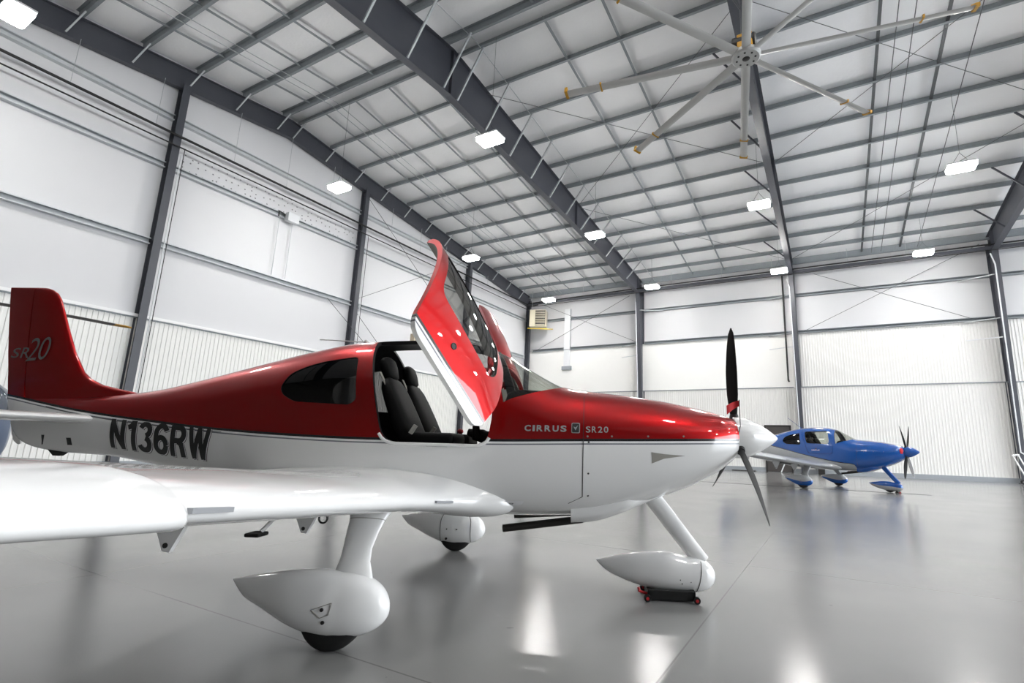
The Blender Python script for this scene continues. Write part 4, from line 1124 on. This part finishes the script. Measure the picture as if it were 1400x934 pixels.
bm = bmesh.new(); box(bm, (XL + .6, YB - 1.16, 12.62), (18.5, YB - 1.04, 12.80)); tag(bobj('pipe_rail', bm, MT['steel']), 'flat grey rail carried just under the black pipe of the back wall', 'rail')
for y in (5.2, 7.7, 10.6, 13., 15.4, 19.5, 21.9, 24.3, 29.):
    bm = bmesh.new(); tube(bm, [(px_ - .02, y, 12.75), (px_ - .02, y, roofz(y) - 1.2)], .009, 6); bobj('pipe_hanger', bm, MT['galv'], p1)
for x in (-20, -16.5, -9.5, -6, -2.8, 1.5, 4.5):
    bm = bmesh.new(); tube(bm, [(x, YB - 1.3, 12.86), (x, YB - 1.3, roofz(YB - 1.3) - .26)], .009, 6); bobj('pipe_hanger', bm, MT['galv'], p3)
pipe('drop_pipe', [(-2.25, YB - .85, 12.6), (-2.25, YB - .85, 5.7), (-2.20, YB - .85, 5.6)], .055, MT['black'], 'black vertical pipe hanging left of the column behind the blue aircraft')
pipe('column_conduit', [(-12.32, YB - 1.0, 12.2), (-12.22, YB - 1.16, 11.6), (-12.2, YB - .60, .4)], .03, MT['conduit'], 'white conduit down the back wall column beside the propeller', 'conduit')
pipe('column_conduit', [(-1.98, YB - 1.0, 12.3), (-1.84, YB - 1.16, 11.7), (-1.8, YB - .60, .4)], .03, MT['conduit'], 'white conduit down the column behind the blue aircraft', 'conduit')
pipe('column_conduit', [(8.35, YB - 1.05, 12.4), (8.45, YB - 1.20, 11.7), (8.48, YB - .63, 1.6), (8.62, YB - .63, 1.5)], .035, MT['conduit'], 'white conduit down the heavy column at the right edge', 'conduit')
for y, lb in ((8.72, 'by the tail fin'), (17.92, 'behind the cabin roof')):
    pipe('column_conduit', [(XL + .42, y, 12.1), (XL + .42, y, 1.2)], .022, MT['conduit'], f'white conduit down the left wall column {lb}', 'conduit')
    pipe('column_conduit', [(XL + .44, y + .07, 12.3), (XL + .44, y + .07, 1.2)], .014, MT['black'], f'thin black line down the left wall column {lb}', 'conduit')

# --- boxes, heater, duct
jb = empty('junction_box', (XL + .2, 13.6, 11.45), 0, 'grey electrical box on the left wall girt, with conduits hanging below', 'electrical box')
bm = bmesh.new(); box(bm, (0, -.28, -.2), (.28, .28, .22), .015); bobj('housing', bm, MT['conduit'], jb)
for dy in (-.55, .1):
    bm = bmesh.new(); tube(bm, [(.04, dy, 0 if dy > 0 else .05), (.04, dy, -2.95)], .016, 6); bobj('conduit', bm, MT['galv'], jb)
bm = bmesh.new(); tube(bm, [(.06, -.3, .1), (.06, -.62, .16), (.06, -.62, -.1)], .03, 6); bobj('cable', bm, MT['motor'], jb)
bm = bmesh.new(); box(bm, (XL + .0, 22.2, 7.2), (XL + .32, 23.1, 7.66), .02); tag(bobj('utility_box', bm, MT['tan']), 'small tan box on the left wall, peeping over the cabin roof', 'box')
ht = empty('unit_heater', (-20.6, YB - 1.2, 10.62), math.radians(20), 'beige louvred unit heater hung high in the far corner', 'heater')
bm = bmesh.new(); box(bm, (-.62, -.45, 0), (.72, .45, 1.40), .03); bobj('cabinet', bm, MT['beige'], ht)
for k in range(9):
    z = .12 + k * .14
    bm = bmesh.new(); vs = box(bm, (-.12, -.52, z), (.66, -.44, z + .035)); bobj('louvre', bm, MT['beige'], ht)
bm = bmesh.new(); box(bm, (-.14, -.465, .08), (.68, -.44, 1.34)); bobj('grille', bm, MT['motor'], ht)
bm = bmesh.new(); tube(bm, [(-.75, -.50, -.18), (1.35, -.50, -.26)], .035, 8); bobj('gas_line', bm, MT['yellow'], ht)
for x in (-.5, .6):
    bm = bmesh.new(); tube(bm, [(x, 0, 1.4), (x, 0, roofz(YB - 1.2) - 10.62 - .27)], .012, 6); bobj('hanger_rod', bm, MT['galv'], ht)
dc = empty('wall_duct', (-18.4, YB - .05, 7.3), 0, 'pale grey vertical duct on the back wall near the corner', 'duct')
bm = bmesh.new(); box(bm, (-.26, -.16, 0), (.26, 0, 4.9), .01); bobj('duct_body', bm, MT['conduit'], dc)
bm = bmesh.new(); box(bm, (-.42, -.18, -.12), (.42, 0, .18), .01); bobj('duct_foot', bm, MT['base'], dc)
bm = bmesh.new(); box(bm, (-.40, -.18, 1.5), (.40, 0, 1.56)); bobj('duct_collar', bm, MT['base'], dc)

# --- lamps
lampnames = {}
def lamp(x, y, lb):
    z = 12.06
    t = empty('high_bay_lamp', (x, y, z), 0, lb, 'ceiling lamp', 'high bay lamps')
    bm = bmesh.new(); box(bm, (-.46, -.29, 0), (.46, .29, .07), .015); box(bm, (-.2, -.13, .07), (.2, .13, .13), .015); bobj('housing', bm, MT['white'], t)
    bm = bmesh.new(); box(bm, (-.45, -.28, -.16), (.45, .28, -.002), .078); bobj('diffuser', bm, MT['lamp'], t)
    bm = bmesh.new(); top = roofz(y) - 12.06 - .26
    tube(bm, [(-.3, 0, .07), (0, 0, .55), (0, 0, top)], .007, 6); tube(bm, [(.3, 0, .07), (0, 0, .55)], .007, 6); bobj('hanger_cable', bm, MT['rod'], t)
LY = [3.05, 13.2, 22.5, 32.0]; LX = [-18.2, -10.15, -2.2, 4.95]
words_ = {(0, 0): 'glaring ceiling lamp at the top left corner of the photo', (0, 1): 'lit ceiling lamp on the left, between the two near wall columns', (0, 2): 'lit ceiling lamp just right of the raised door tip', (0, 3): 'lit ceiling lamp above the unit heater in the corner',
          (1, 1): 'big lit lamp hanging under the large tapered beam', (1, 2): 'lit lamp under the tapered beam, nearer its column', (1, 3): 'lit lamp right beside the back wall column under the tapered beam',
          (2, 2): 'lit lamp below the ceiling fan', (2, 3): 'lit lamp by the head of the column behind the blue aircraft', (3, 2): 'large lit lamp at the upper right of the photo', (3, 3): 'lit lamp by the back wall at far right, before the heavy column'}
for i, x in enumerate(LX):
    for j, y in enumerate(LY):
        if (i, j) == (2, 1): continue
        lamp(x, y, words_.get((i, j), f'ceiling lamp above the top of the photo, {NTH[j]} row, {NTH[i]} from the left'))
for i, x in enumerate((12.6, 20.6)):
    for j, y in enumerate(LY):
        lamp(x, y, f'ceiling lamp beyond the right edge, {NTH[j]} from the front, {"nearer" if i == 0 else "farther"} row')

# --- ceiling fan
FZ = 8.72
fan = empty('ceiling_fan', (-.975, 9.09, FZ), 0, 'huge eight-bladed ceiling fan with ochre clips and a dark motor', 'ceiling fan')
bm = bmesh.new(); lathe(bm, [(-.06, .05), (-.06, .24), (-.03, .27), (.03, .27), (.05, .22)], (0, 0, 0), (0, 0, 1), 36); bobj('hub', bm, MT['fanblade'], fan, 40)
bm = bmesh.new()
lathe(bm, [(-.075, .03), (-.06, .07)], (0, 0, 0), (0, 0, 1), 20)
for k in range(8): lathe(bm, [(-.068, .02), (-.055, .02)], (.17 * math.cos(k * PI / 4), .17 * math.sin(k * PI / 4), 0), (0, 0, 1), 10)
bobj('hub_bolt', bm, MT['motor'], fan)
bm = bmesh.new(); box(bm, (-.14, -.14, .06), (.14, .14, .42), .02); bobj('gearbox', bm, MT['gold'], fan)
bm = bmesh.new(); lathe(bm, [(-.30, .10), (-.28, .13), (.12, .13), (.14, .10)], (-.10, -.02, .30), (-1, 0, 0), 20); bobj('motor', bm, MT['motor'], fan, 40)
bm = bmesh.new(); tube(bm, [(0, 0, .4), (0, 0, roofz(9.09) - FZ - .26)], .075, 12); bobj('down_rod', bm, MT['steel'], fan)
for a in (40, 130, 220, 310):
    bm = bmesh.new(); tube(bm, [(0, 0, .9), (3.2 * math.cos(math.radians(a)), 3.2 * math.sin(math.radians(a)), roofz(9.09 + 3.2 * math.sin(math.radians(a))) - FZ - .27)], .005, 5); bobj('guy_wire', bm, MT['rod'], fan)
a0 = math.radians(9)
for k in range(8):
    a = a0 + k * PI / 4; d = Vector((math.cos(a), math.sin(a), 0)); s = Vector((-d.y, d.x, 0)); tilt = math.radians(14)
    s2 = s * math.cos(tilt) + Vector((0, 0, 1)) * math.sin(tilt); u2 = d.cross(s2)
    secs = []
    for t in (.27, 3.62):
        secs.append([d * t + s2 * p + u2 * q for p, q in ((-.085, 0), (-.06, -.014), (0, -.022), (.06, -.014), (.085, 0), (.05, .012), (0, .016), (-.05, .012))])
    b = loft('fan_blade', secs, MT['fanblade'], fan, 60)
    for t, w, nm in ((2.85, .03, 'blade_clip'), (3.60, .06, 'winglet')):
        secs = [[d * (t + q * w) + s2 * p + u2 * r for p, r in ((-.095, -.03), (.095, -.03), (.095, .03 if nm == 'blade_clip' else .10), (-.095, .03))] for q in (0, 1)]
        loft(nm, secs, MT['gold'], b, None)

# --- things on the floor
dol = empty('wheel_dolly', (RED_POSE[1] + math.cos(RED_POSE[0]) * 2.28, RED_POSE[2] + math.sin(RED_POSE[0]) * 2.28, 0), RED_POSE[0], 'low black wheel dolly with red hubs under the nose wheel of the red aircraft', 'dolly')
bm = bmesh.new()
for s in (-1, 1): box(bm, (-.20, s * .14 - .018, .012), (.20, s * .14 + .018, .092), .006)
box(bm, (-.20, -.158, .012), (-.165, .158, .085), .006); box(bm, (.165, -.158, .012), (.20, .158, .085), .006)
bobj('frame', bm, MT['seal'], dol)
for sx in (-1, 1):
    for s in (-1, 1):
        bm = bmesh.new(); lathe(bm, [(-.016, .016), (-.016, .028), (.016, .028), (.016, .016)], (sx * .205, s * .175, .028), (0, 1, 0), 20); w = bobj('caster', bm, MT['rubber'], dol, 40)
        bm = bmesh.new(); lathe(bm, [(-.02, .013), (.02, .013)], (sx * .205, s * .175, .028), (0, 1, 0), 14); bobj('caster_hub', bm, MT['redplastic'], w)
bm = bmesh.new(); tube(bm, [(-.20, -.12, .05), (-.27, -.13, .07), (-.275, -.13, .10)], .012, 8); bobj('dolly_handle', bm, MT['redplastic'], dol)
# red warning pennant on a wire at the nose, clipped to the cowl inlet
c, s_ = math.cos(RED_POSE[0]), math.sin(RED_POSE[0])
W_ = lambda x, y, z: Vector((RED_POSE[1] + c * x - s_ * y, RED_POSE[2] + s_ * x + c * y, z))
pen = empty('warning_flag', W_(2.885, -.20, 1.36), RED_POSE[0], 'small red warning flag on a wire clipped to the red aircraft nose', 'flag')
bm = bmesh.new(); tube(bm, [(-.02, .01, 0), (.0, -.03, .12), (.0, -.03, .35)], .004, 6); bobj('wire', bm, MT['motor'], pen)
V = []; nn = 8
for i in range(nn + 1):
    t = i / nn; z = .345 - .03 * t - .02 * t * t; yy = -.03 + .012 * math.sin(t * 5)
    V += [(-.115 * t, yy, z), (-.115 * t, yy, z - .05 - .03 * t)]
F = [(2 * i, 2 * i + 2, 2 * i + 3, 2 * i + 1) for i in range(nn)]
o = mesh_obj('flag_cloth', V, F, MT['redflag'], pen); so = o.modifiers.new('s', 'SOLIDIFY'); so.thickness = .004
# blue aircraft: red plugs in its cowl inlets and chock
c2, s2_ = math.cos(BLUE_POSE[0]), math.sin(BLUE_POSE[0])
for sy, lb in ((-1, 'red inlet plug in the nose of the blue aircraft, on the near side'), (1, 'red inlet plug in the nose of the blue aircraft, on the far side')):
    x, y = 2.80, sy * .215
    pl = empty('inlet_plug', (BLUE_POSE[1] + c2 * x - s2_ * y, BLUE_POSE[2] + s2_ * x + c2 * y, 1.40), BLUE_POSE[0], lb, 'inlet plug', 'inlet plugs')
    bm = bmesh.new(); 
    secs = [ellipse_ring((q, sy * dy, 0), (0, 1, 0), (0, 0, 1), r, r * 1.25, 20) for q, r, dy in ((-.04, .05, .02), (.0, .085, .02), (.05, .075, 0), (.065, .02, 0))]
    loft('plug_body', secs, MT['redflag'], pl, 50)
ch = empty('wheel_chock', (BLUE_POSE[1] + c2 * 2.52 - s2_ * 0, BLUE_POSE[2] + s2_ * 2.52, 0), BLUE_POSE[0], 'small dark chock before the nose wheel of the blue aircraft', 'wheel chock')
bm = bmesh.new()
for sx in (0,): extrude_profile(bm, [(-.06, 0), (.06, 0), (.02, .07), (-.02, .07)], (sx, -.13, 0), (sx, .13, 0), (1, 0, 0), (0, 0, 1))
bobj('chock_block', bm, MT['motor'], ch)
bm = bmesh.new(); lathe(bm, [(-.02, .02), (.02, .02)], (.1, -.12, .02), (0, 1, 0), 12); tube(bm, [(.02, -.10, .02), (.1, -.12, .02)], .008, 6); bobj('chock_rope', bm, MT['redplastic'], ch)
# trench drain across the floor
bm = bmesh.new(); box(bm, (-16.0, 21.24, .0), (2.72, 21.36, .004)); tag(bobj('trench_drain', bm, MT['motor']), 'long narrow dark drain grate across the floor under the blue aircraft', 'floor drain')
# bits by the back wall
bm = bmesh.new(); box(bm, (-.95, YB - .62, 0), (-.58, YB - .25, .50), .02); box(bm, (-.97, YB - .64, .46), (-.56, YB - .23, .52), .01); tag(bobj('waste_bin', bm, MT['motor']), 'black bin on the floor by the back wall, behind the blue aircraft wheels', 'bin')
bm = bmesh.new(); box(bm, (-5.9, YB - .8, 0), (-4.45, YB - .35, .05), .015); tag(bobj('floor_mat', bm, MT['motor']), 'flat dark mat at the foot of the back wall, left of the dark door', 'mat')
bm = bmesh.new(); tube(bm, [(-3.0, YB - .55, .02), (-2.55, YB - .22, 1.1)], .035, 8); tag(bobj('leaning_pole', bm, MT['conduit']), 'white pole leaning on the dark door', 'pole')
tb = empty('tow_bar', (8.15, YB - 1.05, 0), 0, 'white two-rail tow bar leaning on the heavy column at the right edge', 'tow bar')
for dx in (0, .22):
    bm = bmesh.new(); tube(bm, [(dx - .05, .25, 1.42 + dx * .2), (dx + .40, 0, .06)], .035, 8); bobj('rail', bm, MT['white'], tb)
bm = bmesh.new(); tube(bm, [(-.08, .25, 1.43), (.22, .25, 1.47)], .045, 8); bobj('cross_bar', bm, MT['white'], tb)
bm = bmesh.new(); lathe(bm, [(-.04, .05), (-.04, .11), (.04, .11), (.04, .05)], (.18, .05, .11), (0, 1, 0), 20); bobj('wheel', bm, MT['rubber'], tb, 40)
bm = bmesh.new(); lathe(bm, [(-.05, .045), (.05, .045)], (.18, .05, .11), (0, 1, 0), 14); bobj('wheel_hub', bm, MT['chrome'], tb)

# --- helicopter at the left edge, nose and one rotor blade in view
HX, HYn = -10.95, 2.86
hel = empty('helicopter', (HX, HYn - 2.6, 0), 0, 'slate-blue helicopter mostly out of frame at the left edge, one rotor blade reaching in', 'helicopter')
secs = []
for y, zt, zb, w in ((2.6, 1.62, .95, .16), (2.52, 1.80, .78, .36), (2.3, 1.92, .62, .485), (1.9, 2.12, .52, .60), (1.4, 2.28, .48, .64), (.6, 2.35, .46, .64), (-.2, 2.3, .5, .62), (-1.0, 2.1, .75, .5), (-1.7, 1.9, 1.15, .3), (-2.2, 1.8, 1.4, .17)):
    secs.append(ellipse_ring((0, y, (zt + zb) / 2), (1, 0, 0), (0, 0, 1), w, (zt - zb) / 2, 28, 2.4))
loft('cabin', secs, MT['helipaint'], hel, 60)
secs = []
for y, zt, zb, w in ((2.5, 1.80, 1.34, .36), (2.3, 1.94, 1.2, .495), (1.9, 2.14, 1.2, .612), (1.45, 2.28, 1.25, .645)):
    secs.append(ellipse_ring((0, y + .02, (zt + zb) / 2 + .01), (1, 0, 0), (0, 0, 1), w, (zt - zb) / 2, 28, 2.6))
loft('windscreen', secs, M('heli_glazing', srgb(58, 66, 80), .05, coat=.8), hel, 60)
secs = [ellipse_ring((0, y, 1.62), (1, 0, 0), (0, 0, 1), r, r, 16) for y, r in ((-2.0, .17), (-5.6, .08))]
loft('tail_boom', secs, MT['helipaint'], hel, 60)
bm = bmesh.new(); box(bm, (-.02, -5.9, 1.2), (.02, -5.5, 2.3), .01); bobj('tail_fin', bm, MT['helipaint'], hel)
for a in (20, 200):
    bm = bmesh.new(); bar(bm, (.12, -5.6, 1.62), (.12, -5.6 + .5 * math.cos(math.radians(a)), 1.62 + .5 * math.sin(math.radians(a))), .02, .09, (1, 0, 0)); bobj('tail_rotor_blade', bm, MT['motor'], hel)
bm = bmesh.new(); tube(bm, [(0, 0, 2.2), (0, 0, 3.12)], .07, 12); lathe(bm, [(-.09, .07), (-.05, .13), (.05, .13), (.09, .07)], (0, 0, 3.10), (0, 0, 1), 20); bobj('rotor_mast', bm, MT['motor'], hel, 50)
RB = 3.78
for sg in (1, -1):
    ang = math.atan2(.25, 3.95) if True else 0
    d = Vector((math.sin(ang) * sg, math.cos(ang) * sg, 0)); s = Vector((d.y, -d.x, 0))
    secs = [[d * t + s * (p * w) + Vector((0, 0, 3.10 + q + dz)) for p, q in ((-.5, 0), (-.2, -.012), (.2, -.016), (.5, -.004), (.5, .004), (.2, .012), (-.2, .012))] for t, w, dz in ((.1, .14, 0), (.5, .27, 0), (3.0, .27, -.015), (RB - .26, .26, -.03))]
    b = loft('rotor_blade', secs, MT['door_dark'], hel, 60)
    secs = [[d * t + s * (p * w) + Vector((0, 0, 3.07 + q)) for p, q in ((-.5, 0), (-.2, -.013), (.2, -.017), (.5, -.005), (.5, .005), (.2, .013), (-.2, .013))] for t, w in ((RB - .26, .26), (RB - .12, .22), (RB, .05))]
    loft('blade_tip', secs, MT['gold'], b, 60)
bm = bmesh.new()
for s in (-1, 1):
    tube(bm, [(s * .85, 2.3, .22), (s * .85, 2.05, .05), (s * .85, -1.1, .05)], .04, 8)
    for y in (1.4, -.4): tube(bm, [(s * .5, y, .62), (s * .85, y, .06)], .03, 8)
bobj('landing_skid', bm, MT['motor'], hel, 50)

# ------------------------------------------------------------------ camera, world, view
cam = bpy.data.cameras.new('camera'); co = bpy.data.objects.new('camera', cam); COL.objects.link(co)
f, yaw, pit, rol = 690.83, .503376, .198659, .029962
fw = Vector((-math.sin(yaw) * math.cos(pit), math.cos(yaw) * math.cos(pit), math.sin(pit)))
r0 = Vector((math.cos(yaw), math.sin(yaw), 0)); u0 = r0.cross(fw)
r_ = r0 * math.cos(rol) + u0 * math.sin(rol); u_ = u0 * math.cos(rol) - r0 * math.sin(rol)
mw = Matrix.Identity(4)
for i in range(3): mw[i][0], mw[i][1], mw[i][2] = r_[i], u_[i], -fw[i]
mw[2][3] = 1.27
co.matrix_world = mw
cam.sensor_width = 36; cam.sensor_fit = 'HORIZONTAL'; cam.lens = 36 * f / 1400
cam.shift_x = -57.5 / 1400; cam.shift_y = 2.24 / 1400
cam.clip_start = .05; cam.clip_end = 200
SC.camera = co

w = bpy.data.worlds.new('world'); SC.world = w; w.use_nodes = True
w.node_tree.nodes['Background'].inputs[0].default_value = (.90, .95, 1, 1); w.node_tree.nodes['Background'].inputs[1].default_value = 7.0
SC.view_settings.view_transform = 'Standard'; SC.view_settings.look = 'None'; SC.view_settings.gamma = 1; SC.view_settings.use_curve_mapping = False
SC.view_settings.exposure = 0.55
cy = SC.cycles
cy.use_denoising = True
try: cy.denoiser = 'OPENIMAGEDENOISE'
except Exception: pass
cy.max_bounces = 10; cy.diffuse_bounces = 6; cy.glossy_bounces = 5; cy.transparent_max_bounces = 12; cy.transmission_bounces = 6
cy.sample_clamp_indirect = 12; cy.caustics_reflective = False; cy.caustics_refractive = False
for o in list(bpy.data.objects):
    if o.type == 'MESH' and not o.users_collection: bpy.data.objects.remove(o)
